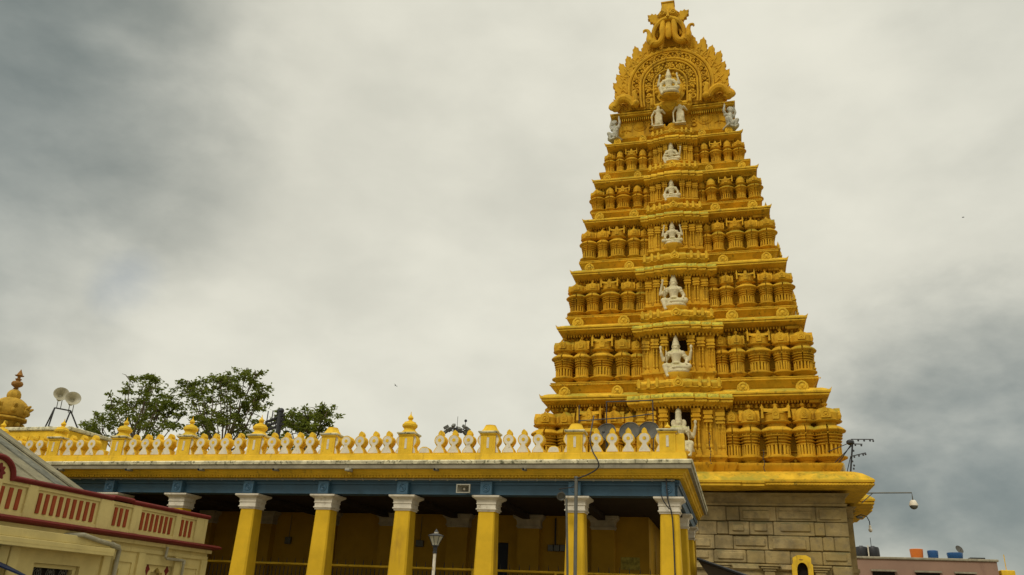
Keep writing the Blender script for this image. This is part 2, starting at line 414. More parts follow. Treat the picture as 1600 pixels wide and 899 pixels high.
def pilaster_mesh(w, H):                                      # paired colonettes under a block
    g = G()
    g.box(-w*1.15, w*1.15, -w*.6, w*.9, 0, .05*H); g.box(-w, w, -w*.5, w*.9, .05*H+.002, .11*H)
    for s_ in (-.5, .5):
        g.lathe([(.112*H,.9),(.13*H,.9),(.15*H,.5),(.17*H,.95),(.20*H,1.05),(.235*H,.9),(.25*H,.55),(.27*H,.62),(.52*H,.56),(.525*H,.78),(.55*H,.78),(.555*H,.56),(.60*H,.58),(.62*H,.95),(.645*H,.95),(.65*H,.62),(.68*H,.66),(.71*H,1.05),(.725*H,1.1)], w*.40, w*.40, (s_*w, 0, 0), 10)
    g.box(-w*1.15, w*1.15, -w*.65, w*.9, .727*H, .765*H); g.box(-w*.95, w*.95, -w*.5, w*.9, .767*H, .80*H)
    g.box(-w*1.3, w*1.3, -w*.8, w*.9, .802*H, .84*H); g.box(-w*1.0, w*1.0, -w*.55, w*.9, .842*H, .90*H)
    g.box(-w*1.2, w*1.2, -w*.72, w*.9, .902*H, .99*H)
    return mesh_of('pilaster', g, [TOWER], 35)

def kudu_mesh(r_):                                            # horseshoe gable boss
    g = G()
    g.prism([(-.75*r_,0),(.75*r_,0),(1.0*r_,.5*r_),(.9*r_,1.1*r_),(.5*r_,1.55*r_),(0,1.75*r_),(-.5*r_,1.55*r_),(-.9*r_,1.1*r_),(-1.0*r_,.5*r_)], -.10, .3)
    g.ring((0,-.10,.85*r_), .62*r_, .13*r_, n=14, k=6); g.ball((0,-.10,.85*r_), .33*r_, (1,.6,1.1), 8)
    g.ball((-.2*r_,-.12,.45*r_), .16*r_, n=6); g.ball((.2*r_,-.12,.45*r_), .16*r_, n=6)
    g.prism([(-1.1*r_,-.12*r_),(1.1*r_,-.12*r_),(1.0*r_,0.05*r_),(-1.0*r_,0.05*r_)], -.14, .2)
    return mesh_of('gable_boss', g, [TOWERL], 40)

def cornice_prof(z, s, k):
    """rounded eave above a tier: soffit, lip, curved top, flared fascia; heights scaled by s, offsets about the lip rectangle by k"""
    P = [(-.30,-1.3),(-.27,-.9),(-.07,-.34),(-.02,-.10),(0,-.02),(.01,0),(.085,0),(.09,-.04),(.118,-.04),(.122,.05),(.20,.06),(.26,.0),(.35,-.14),(.43,-.32),(.48,-.56),(.485,-.74),
         (.56,-.74),(.60,-.68),(.86,-.50),(.90,-.44),(.905,-.40),(.98,-.39),(.985,-.46),(1.03,-.46),(1.035,-.41),(1.07,-.41),(1.08,-1.5)]
    return [(z+a*s, o*k) for a, o in P]

SV = {1: 1.03, 2: .95, 3: .97, 4: .85, 5: .86, 6: .72}      # heights of the eaves, tier by tier
tiers = []
jit = random.Random(21)
for k in range(1, 7):
    (hA, yA, zA), (hB, yB, zB) = LV[k-1], LV[k]
    h = zB-zA; s = h/4.17
    sA = 1.0 if k == 1 else (LV[k-1][2]-LV[k-2][2])/4.17
    sv = SV[k]; ko = max(.72, s)
    z0 = zA+1.075*SV[k-1]+.01 if k > 1 else 9.02     # floor the turrets stand on
    H = zB-z0
    g = G()
    wall_in = .86*max(.8, s)
    # recessed wall behind the turrets
    g.loft(trect(hB-wall_in, yB+wall_in), [(z0-.3,0),(zB-.28*s,0)], 0)
    g.loft(trect(hB-wall_in, yB+wall_in), [(zB-.62*s,.02),(zB-.60*s,.10),(zB-.54*s,.10),(zB-.52*s,.03)], 0)
    q = XC-hB*.93                                             # bands and small knobs on the wall between the turrets
    while q < XC+hB*.93:
        if abs(q-XC) > .36*hB:
            g.lathe([(zB-.50*s,.07),(zB-.44*s,.10),(zB-.38*s,.05),(zB-.33*s,.09),(zB-.28*s,.03)], 1, 1, (q, yB+wall_in-.16, 0), 7)
        q += .27*s
    for f_ in (.20, .40, .46):
        g.loft(trect(hB-wall_in, yB+wall_in), [(z0+f_*H,.0),(z0+(f_+.012)*H,.07),(z0+(f_+.03)*H,.07),(z0+(f_+.04)*H,.0)], 0)
    if k == 1:
        g.loft(trect(hA-.05, yA-.05), [(8.45,-.25),(8.60,-.12),(8.86,.02),(8.93,.06),(9.0,.06),(9.015,0),(9.02,-.8)], 0)
        x = XC-hA
        fb = [(x, y, nx, ny) for x, y, nx, ny in bay_poly(2.7, yA-.12, .10, 1.2, [1, .6])]
        g.loft(fb, [(8.45,-.2),(8.60,-.1),(8.88,.02),(8.95,.06),(9.03,.06),(9.04,-.3)], 0)
    # ---- central bay body
    b = .295*hB if k > 1 else 2.30
    ybay = yB+.08                                             # wall plane of the bay
    nw = .075*hB                                              # half width of the niche
    zb_lip = zB-.38*s
    zniche0, zniche1 = z0+.52*H, z0+.86*H
    for sg in (-1, 1):
        xa, xb = XC+sg*nw, XC+sg*b*.98
        g.box(min(xa,xb), max(xa,xb), ybay, ybay+1.3, z0-.2, zb_lip-.05*s)
    g.box(XC-nw, XC+nw, ybay+.0, ybay+1.3, z0-.2, zniche0-.0)
    g.box(XC-nw, XC+nw, ybay+.02, ybay+1.3, zniche1, zb_lip-.05*s)
    # wall either side is stepped back outwards
    tier = obj('tier', g, TOWER, tower)
    tiers.append(tier)
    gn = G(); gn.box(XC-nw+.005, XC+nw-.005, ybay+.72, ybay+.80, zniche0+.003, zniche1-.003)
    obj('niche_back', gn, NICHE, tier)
    # ---- cornice of this tier (flanks)
    g = G()
    g.loft(trect(hB, yB), cornice_prof(zB, sv, ko), 0)
    # small upturned leaf at each front corner of the lip
    for sg in (-1, 1):
        cx = XC+sg*(hB+.02)
        g.prism([(cx-.16*sg, zB+.13*sv),(cx+.05*sg, zB+.13*sv),(cx+.12*sg, zB+.38*sv),(cx+.02*sg, zB+.28*sv),(cx-.1*sg, zB+.24*sv)], yB-.04, yB+.16)
    # side bay masses (right and left)
    dS = 5.0-.32*k
    for po in (side_poly(dS, XC+hB+.72, .15, 2.3), mirror(side_poly(dS, XC+hB+.72, .15, 2.3))):
        g.loft(po, [(zz-.55*s, o) for zz, o in cornice_prof(zB, sv*.8, ko)], 0)
        for px_, py_, nx_, ny_ in po[1:-1]: g.lathe([(-.55*s+.2*sv,.09),(-.55*s+.42*sv,.10),(-.55*s+.55*sv,.05),(-.55*s+.74*sv,.01)], 1, 1, (px_-.08*nx_, py_-.08*ny_, zB), 8)
    gcor = g
    g = G()
    wl = hB-.30*max(.8, s)
    for po in (side_poly(dS-.35, XC+hB+.10, .16, 1.6), mirror(side_poly(dS-.35, XC+hB+.10, .16, 1.6))):
        g.loft(po, [(z0,.10),(z0+.12*H,.22),(z0+.14*H,.0),(z0+.30*H,0),(z0+.34*H,.15),(z0+.36*H,.02),(z0+.50*H,.30),(z0+.56*H,.26),(z0+.62*H,.02),(z0+.8*H,.02),(zB-.5*s,.02)], 0)
    obj('side_bay', g, TOWER, tier)
    # ---- bay cornice: stepped, rolled lip with mossy rolls
    g = G()
    bc = {1: 2.72, 2: 2.44, 3: 2.28, 4: 1.98, 5: 1.77, 6: 1.56}[k]
    yc = yB-.30
    po = bay_poly(bc, yc, .14*s, 1.2)
    zl = zb_lip
    g.loft(po, [(zl-.16*sv,-.30),(zl-.05*sv,-.14),(zl,-.03),(zl+.10*sv,-.02),(zl+.105*sv,-.07),(zl+.14*sv,-.07),(zl+.15*sv,.02),(zl+.22*sv,.03)], 0)
    # flared courses and barrel parapet above the bay cornice
    hT = (LV[k+1][2]-zB)/4.17 if k < 6 else .72
    zt = zl+.40*sv
    po2 = bay_poly(bc*.84, yc+.22, .14*s, 1.2)
    g.loft(po2, [(zl+.2*sv,.0),(zt,.02),(zt+.10*sv,.02),(zt+.105*sv,-.10),(zt+.15*sv,-.10)], 0)
    zp = zt+.15*sv
    po3 = bay_poly(bc*.76, yc+.34, .12*s, 1.2)
    g.loft(po3, [(zp,-.12),(zp+.10*sv,-.04),(zp+.24*sv,.10),(zp+.255*sv,.14),(zp+.295*sv,.14),(zp+.30*sv,.04)], 0)
    zq = zp+.30*sv
    g.loft(po3, [(zq,.04),(zq+.10*sv,.11),(zq+.22*sv,.14),(zq+.33*sv,.09),(zq+.41*sv,-.02),(zq+.415*sv,-.14),(zq+.44*sv,-.28)], 0)
    bw = bc*.76
    for i, (fx, yy) in enumerate([(1, 0), (.75, 1), (.53, 2), (-.53, 2), (-.75, 1), (-1, 0)]):   # ribs with pointed tips
        x = XC+bw*fx; y = yc+.34-.12*s*yy
        q = .055*s+.02
        g.prism([(x-q,zq),(x+q,zq),(x+q*1.1,zq+.38*sv),(x,zq+.50*sv),(x-q*1.1,zq+.42*sv)], y-.19, y+.12)
    y = yc+.34-.36*s
    g.prism([(XC-.24*s,zp+.26*sv),(XC+.24*s,zp+.28*sv),(XC+.32*s,zp+.44*sv),(XC+.24*s,zp+.62*sv),(XC+.08*s,zp+.72*sv),(XC,zp+.84*sv),(XC-.08*s,zp+.72*sv),(XC-.24*s,zp+.62*sv),(XC-.32*s,zp+.44*sv)], y-.22, y+.1)
    g.ring((XC, y-.22, zp+.48*sv), .17*s, .04*s, n=12, k=5); g.ball((XC, y-.22, zp+.47*sv), .09*s, n=6)
    gbay = g
    g = G()                                                   # mossy rolls lying on the bay lip
    edges = [(1,.75,0),(.75,.53,1),(.53,.29,2)]
    segs = [(-.29,.29,3)]+[(a,b_,i) for b_,a,i in edges]+[(-b_,-a,i) for b_,a,i in edges]
    for a, b_, i in segs:
        xa, xb = XC+bc*a+.03, XC+bc*b_-.03; yy = yc-.14*s*i
        n_ = 7
        vs = []
        for xx in (xa, xb):
            vs += [(xx, yy+.04+.26*s*(1-cos(pi/2*j/n_))-.06, zl+.22*sv+.24*sv*sin(pi/2*j/n_)) for j in range(n_+1)]
            vs += [(xx, yy+.5*s, zl+.225*sv)]
        m_ = n_+2
        fs = [(j, j+1, m_+j+1, m_+j) for j in range(m_-1)]+[tuple(range(m_)), tuple(range(m_, 2*m_))[::-1]]
        g.add(vs, fs)
    obj('cornice_roll', g, MOSSY if k in (1, 2, 3, 4) else TOWERL, tier)
    # ---- dentils under lip, on the fascia and under the bay
    g = gcor
    x = XC-hB+.35
    while x < XC+hB-.35:
        if abs(x-XC) > bc*.9:
            g.box(x, x+.075*s, yB+.46, yB+.95, zB-.27*s, zB-.14*s, 1)
            g.box(x, x+.06*s, yB+.36*ko, yB+.44*ko, zB+.915*sv, zB+.97*sv)
        x += .155*s
    y = yB+.4
    while y < YB+4:
        g.box(XC+hB-.95, XC+hB-.42, y, y+.10*s, zB-.30*s, zB-.15*s, 1); y += .21*s
    obj('cornice', g, [TOWERL, TOWER], tier)
    g = gbay
    x = XC-bc*.86
    while x < XC+bc*.86:
        i = sum(abs(x-XC) < bc*f-.02 for f in BAYF[1:])
        yy = yc+.20-.14*s*i
        g.box(x, x+.08*s, yy+.1, yy+.55, zl-.29*s, zl-.14*s, 1)
        g.box(x, x+.05*s, yc-.005-.14*s*i+.0, yc+.08-.14*s*i, zl+.015*s, zl+.085*s)
        x += .19*s
    obj('bay_cornice', g, [TOWERL, TOWER], tier)
    # ---- gable bosses on the rounded eave
    kr = .33*s
    km = kudu_mesh(kr)
    for fx in (-.83, -.44, .44, .83):
        place('gable_boss', km, tier, (XC+fx*hB, yB+.16*ko, zB+.24*sv))
    # ---- turrets
    bell = k >= 5
    tw = .60*hB/6.66
    if k == 1: tw *= 1.06
    Ht = H*.95
    mc = turret_mesh('corner', tw*1.0, tw*.95, Ht, False)
    mn = turret_mesh('narrow', tw*.72, tw*.70, Ht, bell)
    mw = turret_mesh('wide', tw*.96, tw*.80, Ht, False)
    yt = yB+.42*max(.85, s)
    c0 = .968 if k == 1 else .955
    for sg in (-1, 1):
        for fx, me, dy in ((c0, mc, .12), (.80 if k > 1 else .82, mn, .02), (.63 if k > 1 else .645, mw, .02), (.455 if k > 1 else .465, mn, .02), (.335 if k > 1 else .345, mn, .25)):
            o = place('turret', me, tier, (XC+sg*fx*hB+jit.uniform(-.025,.025), yt+dy+jit.uniform(-.03,.03), z0), jit.uniform(-.07,.07))
            o.scale = (jit.uniform(.97,1.03), jit.uniform(.97,1.03), jit.uniform(.985,1.01)); o.rotation_euler[1] = jit.uniform(-.012,.012)
        for yy, me in ((yB+2.0*max(.7, s), mn), (yB+3.35*max(.7, s), mw)):
            place('turret', me, tier, (XC+sg*(hB-.36*max(.85, s)), yy, z0), pi/2*sg)
    # ---- pilasters of the bay
    pw = .155*hB/6.66+.02
    for sg in (-1, 1):
        for j, (fx, dy) in enumerate(((.36, -.10), (.62, .0), (.88, .10))):
            zz = z0+.12*H
            hp = (zb_lip-.26*s)-zz-.10*s*j
            pm = pilaster_mesh(pw, hp)
            x = XC+sg*b*fx
            place('pilaster', pm, tier, (x, ybay-.12+dy, zz))
    g = G()                                                   # stepped plinth under the pilasters and the statue
    g.loft(bay_poly(b*.96, ybay-.26, .10, .6, [1, .7, .42]), [(z0-.1,-.06),(z0+.03*H,-.06),(z0+.05*H,-.02),(z0+.085*H,.08),(z0+.11*H,.08),(z0+.119*H,0)], 0)
    obj('bay_plinth', g, TOWER, tier)

# ---- attic tier with medallions and doorway
(hA, yA, zA), (hB, yB, zB) = LV[6], LV[7]
z0 = zA+.86; s = .62
g = G()
ya = yB+.42; dw = .62
for sg in (-1, 1):
    xa, xb = XC+sg*dw, XC+sg*(hB-.42)
    g.box(min(xa,xb), max(xa,xb), ya, 2*YB-ya, z0-.4, zB-.15)
g.box(XC-dw, XC+dw, ya, 2*YB-ya, z0-.4, z0+.15); g.box(XC-dw, XC+dw, ya+.02, 2*YB-ya, z0+1.35, zB-.15)
attic = obj('tier', g, TOWER, tower)
g = G(); g.box(XC-dw+.01, XC+dw-.01, ya+.55, ya+.6, z0+.16, z0+1.34)
o = obj('doorway', g, DARKGAP, attic)
g = G()
for i in range(7): x = XC-dw+.12+i*.17; g.tube([(x, ya+.45, z0+.15),(x, ya+.45, z0+1.34)], .022, 6)
obj('grille', g, DARKM, attic)
g = G()
prof = [(zB-.28,-.95),(zB-.06,-.25),(zB,-.03),(zB+.07,-.02),(zB+.075,-.06),(zB+.10,-.06),(zB+.11,.03),(zB+.20,.04),(zB+.26,-.06),(zB+.33,-.3),(zB+.36,-.8)]
g.loft(trect(hB, yB), prof, 0)
g.loft(bay_poly(1.32, yB-.22, .11, 1.2), [(z+.16, o*.32) for z, o in prof], 0)
x = XC-hB+.2
while x < XC+hB-.2:
    if abs(x-XC) > 1.1: g.box(x, x+.06, yB+.18, yB+.6, zB-.30, zB-.12); g.box(x, x+.05, yB+.40, yB+.5, zB-.48, zB-.36)
    x += .13
obj('cornice', g, TOWERL, attic)
for sg in (-1, 1):
    g = G(); cx = XC+sg*2.05; cz = z0+.92
    g.ring((cx, ya, cz), .44, .05, n=24, k=6); g.ring((cx, ya, cz), .36, .03, n=24, k=6); g.ball((cx, ya, cz), .3, (1,.25,1), 14)
    obj('medallion', g, TOWER, attic)
    g = G(); cx = XC+sg*2.95; cz = z0+.4
    g.tube([(cx, ya-.02, cz),(cx, ya-.02, cz+.9)], .035, 6)
    g.ring((cx, ya-.02, cz+.62), .42, .05, a0=.25*pi, a1=.75*pi, n=10); g.ring((cx, ya-.02, cz-.2), .42, .05, a0=.25*pi, a1=.75*pi, n=10)
    g.ball((cx, ya-.03, cz+1.12), .13, n=8); g.ball((cx-.3, ya-.02, cz+.92), .08, n=8); g.ball((cx+.3, ya-.02, cz+.92), .08, n=8)
    obj('relief_ornament', g, TOWER, attic)
g = G(); yb_ = ya-.05
for sg in (-1, 1):
    for i in range(3): g.ring((XC+sg*1.35, yb_, z0+.55+.28*i), .16-.03*i, .04, n=10, k=5)
    g.tube([(XC+sg*.74, ya-.06, z0),(XC+sg*.74, ya-.06, z0+1.4)], .07, 8)
g.loft(bay_poly(1.15, ya-.62, .08, .7, [1, .6]), [(z0-.15,-.05),(z0-.02,.04),(z0+.12,.05),(z0+.125,0),(z0+.16,0)], 0)
g.ball((XC, ya-.60, z0+.22), .26, (1,.5,.8), 12)
for q in (-.85,-.45,.45,.85): g.lathe([(0,.06),(.14,.08),(.24,.02)], 1, 1, (XC+q, ya-.62, z0+.14), 8)
obj('doorway_surround', g, TOWER, attic)

# ---- crowning horseshoe arch
arch_y = 44.55; AZ = zB+1.95                                    # centre of the rings
def arch():
    g = G()
    def outl(R, flat=1.9):                                    # horseshoe outline, bottom flat
        pts = []
        for i in range(33):
            t_ = pi*i/32
            pts.append((XC+R*cos(t_), AZ+R*1.02*sin(t_)))
        return [(XC+R*.97, zB+.34),(XC+R, zB+1.0)]+pts+[(XC-R, zB+1.0),(XC-R*.97, zB+.34)]
    def band(R, r_, y):
        o_ = outl(R); g.tube([(x, y, z) for x, z in o_], r_, 8)
    g.prism(outl(3.0), arch_y+.1, arch_y+.75)
    g.prism(outl(2.62), arch_y+.28, arch_y+.5); g.prism(outl(1.85), arch_y+.16, arch_y+.4)
    band(2.66, .11, arch_y-.05); band(2.47, .05, arch_y-.07); band(1.92, .09, arch_y-.16); band(1.72, .07, arch_y-.18); band(1.06, .06, arch_y-.2)
    g.ball((XC, arch_y-.16, AZ-.55), .95, (1,.12,1.15), 20)
    rng = random.Random(5)
    # scroll fields between the bands
    for R, n_, rr, y in ((2.20, 23, .17, arch_y-.04), (1.40, 16, .15, arch_y-.12)):
        for i in range(n_):
            t_ = -.19*pi+1.38*pi*(i+.5)/n_
            x, z = (XC+R*cos(t_), AZ+R*1.0*sin(t_)) if 0 <= t_ <= pi else (XC+R*(1 if cos(t_) > 0 else -1), AZ-R*1.15*min(abs(t_), abs(t_-pi)))
            if z < zB+.5: z = zB+.5+.1*rng.random()
            pts = []
            sp = 1 if i % 2 else -1
            for q in range(14):
                a = sp*q*.62+t_; rad = rr*(1.25-.085*q)
                pts.append((x+rad*cos(a), y-.05, z+rad*sin(a)))
            g.tube(pts, [.062-.002*q for q in range(14)], 5)
            g.ball((x, y-.05, z), .06, n=6)
            t2 = t_+.66*pi/n_
            g.ball((XC+(R+.16)*cos(t2), y-.06, AZ+(R+.16)*.98*sin(t2)), .085, n=6)
            g.ball((XC+(R-.17)*cos(t2), y-.06, AZ+(R-.17)*.98*sin(t2)), .075, n=6)
    for i in range(17):                                       # petals round the halo
        t_ = -.1*pi+1.2*pi*i/16
        g.ball((XC+.92*cos(t_), arch_y-.24, AZ-.35+.98*sin(t_)), .11, (1,1,1.2), 7)
    for sg in (-1, 1):                                        # little bracket figures standing in the ring foot
        for fx in (1.2, 2.2):
            x = XC+sg*fx
            g.cap((x, arch_y-.22, zB+.4), (x, arch_y-.22, zB+.85), .12, .09); g.ball((x, arch_y-.25, zB+1.05), .11, n=8)
            g.ring((x+sg*.22, arch_y-.22, zB+.75), .16, .05, n=10, k=5)
    # row of bosses over the outer band
    for i in range(15):
        t_ = .2*pi+.6*pi*i/14
        g.ball((XC+2.86*cos(t_), arch_y-.06, AZ+2.80*sin(t_)), .12, n=7)
    a = obj('crowning_arch', g, TOWER, tower)
    # flame leaves round the arch
    g0 = G()
    def leafout(L, W):
        ed = [(0,-.55),(.12,-.75),(.22,-.62),(.36,-.86),(.46,-.60),(.60,-.66),(.68,-.40),(.82,-.40),(.88,-.18),(1,0.02),(.90,.12),(.82,.34),(.66,.30),(.58,.55),(.42,.5),(.34,.72),(.18,.62),(0,.55)]
        return [(u*L, v*W) for u, v in ed]
    for sg in (-1, 1):
        g0 = G()
        for i in range(9):
            t_ = -.17*pi+(.58*pi)*i/8
            R = 2.80
            x, z = XC+sg*R*(cos(t_) if t_ > 0 else 1), AZ+R*(1.02*sin(t_) if t_ > 0 else t_*1.05)
            z = max(z, zB+.45)
            L = (1.36, 1.22)[i % 2]+.22*(i/8)
            ang = max(t_, -.1)*.55+.85                           # tips swing upwards
            st = len(g0.v)
            g0.prism([(u, v) for u, v in leafout(L, .56)], -.10, .14)
            for q in range(2): g0.ring((.28+.2*q, -.10, -.12+.2*q), .17-.04*q, .05, n=9, k=5)
            g0.tube([(.05,-.12,0),(.5,-.13,.03),(.9,-.10,.02)], [.07,.05,.02], 5)
            M = Matrix.Translation((x, arch_y+.22+.03*(i % 2), z)) @ Matrix.Rotation(-ang, 4, 'Y')
            if sg < 0: M = Matrix.Translation((2*XC, 0, 0)) @ Matrix.Scale(-1, 4, (1,0,0)) @ Matrix.Translation((2*(XC-x), 0, 0)) @ M
            g0.xf(M, st)
        obj('flame_border', g0, TOWER, a)
    # crouching lion-fish beasts at both feet
    for sg in (-1, 1):
        gb = G()
        X = lambda q: XC+sg*q
        yb2 = arch_y-.35
        gb.tube(*curve([(X(2.35),yb2,zB+.40),(X(2.5),yb2,zB+.75),(X(2.9),yb2,zB+1.05),(X(3.3),yb2,zB+.95),(X(3.6),yb2,zB+.45)], [.2,.26,.30,.26,.12]), 10)
        gb.tube(*curve([(X(2.35),yb2,zB+.36),(X(2.25),yb2-.05,zB+.9),(X(2.3),yb2-.1,zB+1.3),(X(2.15),yb2-.15,zB+1.45)], [.22,.2,.17,.07]), 10)
        gb.ball((X(2.2),yb2-.1,zB+.5), .24, n=10); gb.ball((X(3.55),yb2+.2,zB+.6), .34, (1,.8,1.1), 10)
        gb.tube(*curve([(X(3.55),yb2+.2,zB+.45),(X(3.85),yb2+.3,zB+.7),(X(3.7),yb2+.3,zB+1.1)], [.2,.2,.05]), 8)
        obj('beast_ornament', gb, TOWER, a)
    # lion mask on the crown of the arch
    gm = G(); mz = zB+5.36; my = arch_y-.30
    sx = XC+.03
    gm.prism([(sx-.85,mz-.25),(sx+.85,mz-.25),(sx+.95,mz+.9),(sx+.62,mz+1.75),(sx+.5,mz+2.2),(sx-.5,mz+2.2),(sx-.62,mz+1.75),(sx-.95,mz+.9)], my+.45, my+1.1)
    arcp = [(sx-1.02*cos(pi*i/16), my+.05-.12*sin(pi*i/16), mz+.42+1.22*sin(pi*i/16)) for i in range(17)]
    gm.tube([(sx-.80,my+.1,mz-.15)]+arcp+[(sx+.80,my+.1,mz-.15)], [.10]+[.13+.08*sin(pi*i/16) for i in range(17)]+[.10], 8)
    gm.tube([(sx-.84*cos(pi*i/12), my+.30, mz+.45+1.0*sin(pi*i/12)) for i in range(13)], .16, 8)
    for sg in (-1, 1):
        gm.ball((sx+sg*.36, my-.10, mz+1.98), .25, (1.1,1,1), 12); gm.ring((sx+sg*.36, my-.32, mz+1.98), .15, .05, n=12, k=5); gm.ball((sx+sg*.36, my-.34, mz+1.98), .07, n=6)
        gm.tube([(sx+sg*.05, my-.15, mz+2.05),(sx+sg*.35, my-.12, mz+2.30),(sx+sg*.72, my+.05, mz+2.10)], [.07,.10,.05], 7)
        st = len(gm.v)                                        # serrated leaf ear
        gm.prism([(0,-.30),(.18,-.42),(.30,-.34),(.46,-.44),(.56,-.28),(.72,-.30),(.76,-.10),(.92,-.06),(.86,.10),(1.0,.26),(.80,.26),(.74,.40),(.58,.30),(.46,.40),(.34,.26),(.16,.30),(0,.2)], -.12, .16)
        M = Matrix.Translation((sx+sg*.45, my+.25, mz+1.88)) @ Matrix.Scale(sg, 4, (1,0,0)) @ Matrix.Rotation(-.22, 4, 'Y')
        gm.xf(M, st)
        gm.tube(*curve([(sx+sg*.34, my-.05, mz+1.45),(sx+sg*.40, my-.12, mz+.8),(sx+sg*.40, my-.10, mz+.2),(sx+sg*.62, my-.05, mz-.22),(sx+sg*.95, my, mz-.22),(sx+sg*1.16, my, mz+.0)], [.17,.2,.2,.22,.26,.30]), 10)
        gm.tube(*curve([(sx+sg*1.02, my, mz-.28),(sx+sg*1.26, my, mz+.12),(sx+sg*1.27, my, mz+.58),(sx+sg*1.38, my, mz+.92),(sx+sg*1.60, my, mz+.96),(sx+sg*1.64, my, mz+.80)], [.28,.24,.16,.11,.09,.05]), 10)
    gm.tube([(sx, my+.10, mz+1.40),(sx, my-.05, mz+.8),(sx, my-.22, mz+.1),(sx, my-.22, mz-.08)], [.22,.25,.22,.12], 10)
    gm.ball((sx-.13, my-.22, mz+1.55), .14, n=8); gm.ball((sx+.13, my-.22, mz+1.55), .14, n=8); gm.tube([(sx, my-.28, mz+1.58),(sx, my-.22, mz+1.9),(sx, my-.1, mz+2.35)], [.15,.09,.07], 8)
    for q in range(-2, 3): gm.tube([(sx+.15*q, my-.02, mz+2.15),(sx+.17*q, my+.0, mz+2.48)], [.07,.05], 6)
    gm.loft(rect(sx-.50, sx+.50, my+.05, my+.8), [(mz+2.2,.02),(mz+2.35,0),(mz+3.18,-.12),(mz+3.2,-.06),(mz+3.28,-.05)], 0)
    obj('lion_mask', gm, TOWER, a)
    # barrel vault running back from the arch
    gv = G(); n_ = 20; ys = [arch_y+.7, 2*YB-arch_y-.3]; vs = []
    for yy in ys: vs += [(XC+2.75*cos(pi*i/n_)*1.0, yy, zB+.3+3.9*sin(pi*i/n_)) for i in range(n_+1)]
    gv.add(vs, [(i, i+1, n_+2+i, n_+1+i) for i in range(n_)]+[tuple(range(n_+1)), tuple(range(n_+1, 2*n_+2))])
    obj('barrel_vault', gv, TOWER, tower)
arch()

# ---- electrics hung on the tower are added further down

# ================================================================== STATUES
def bake_remesh(name, g, mats, voxel, sm=3):
    me = bpy.data.meshes.new('tmp'); me.from_pydata(g.v, [], g.f); me.update()
    bm = bmesh.new(); bm.from_mesh(me); bmesh.ops.recalc_face_normals(bm, faces=bm.faces); bm.to_mesh(me); bm.free()
    o = bpy.data.objects.new('tmp', me); COL.objects.link(o)
    md = o.modifiers.new('r', 'REMESH'); md.mode = 'VOXEL'; md.voxel_size = voxel
    s_ = o.modifiers.new('s', 'SMOOTH'); s_.factor = .5; s_.iterations = sm
    dg = bpy.context.evaluated_depsgraph_get(); dg.update()
    out = bpy.data.meshes.new_from_object(o.evaluated_get(dg)); out.name = name
    bpy.data.objects.remove(o); bpy.data.meshes.remove(me)
    out.materials.clear()
    for m_ in mats: out.materials.append(m_)
    out.polygons.foreach_set('use_smooth', [True]*len(out.polygons)); out.update()
    return out
def hand(g, w, d, r_):                                       # palm, four bent fingers and a thumb
    w = Vector(w); d = Vector(d).normalized(); s_ = d.orthogonal().normalized(); n_ = d.cross(s_)
    g.cap(w, w+d*r_*1.3, r_*.9, r_*.8, 8)
    for i in range(4):
        b_ = w+d*r_*1.6+s_*r_*.45*(i-1.5)
        L = r_*(1.5, 1.8, 1.7, 1.3)[i]
        g.tube([b_, b_+d*L*.55, b_+d*L+n_*r_*.35], [r_*.27, r_*.25, r_*.18], 6)
    g.tube([w+s_*r_*.7, w+s_*r_*1.3+d*r_*.6, w+s_*r_*1.35+d*r_*1.3], [r_*.3, r_*.27, r_*.2], 6)
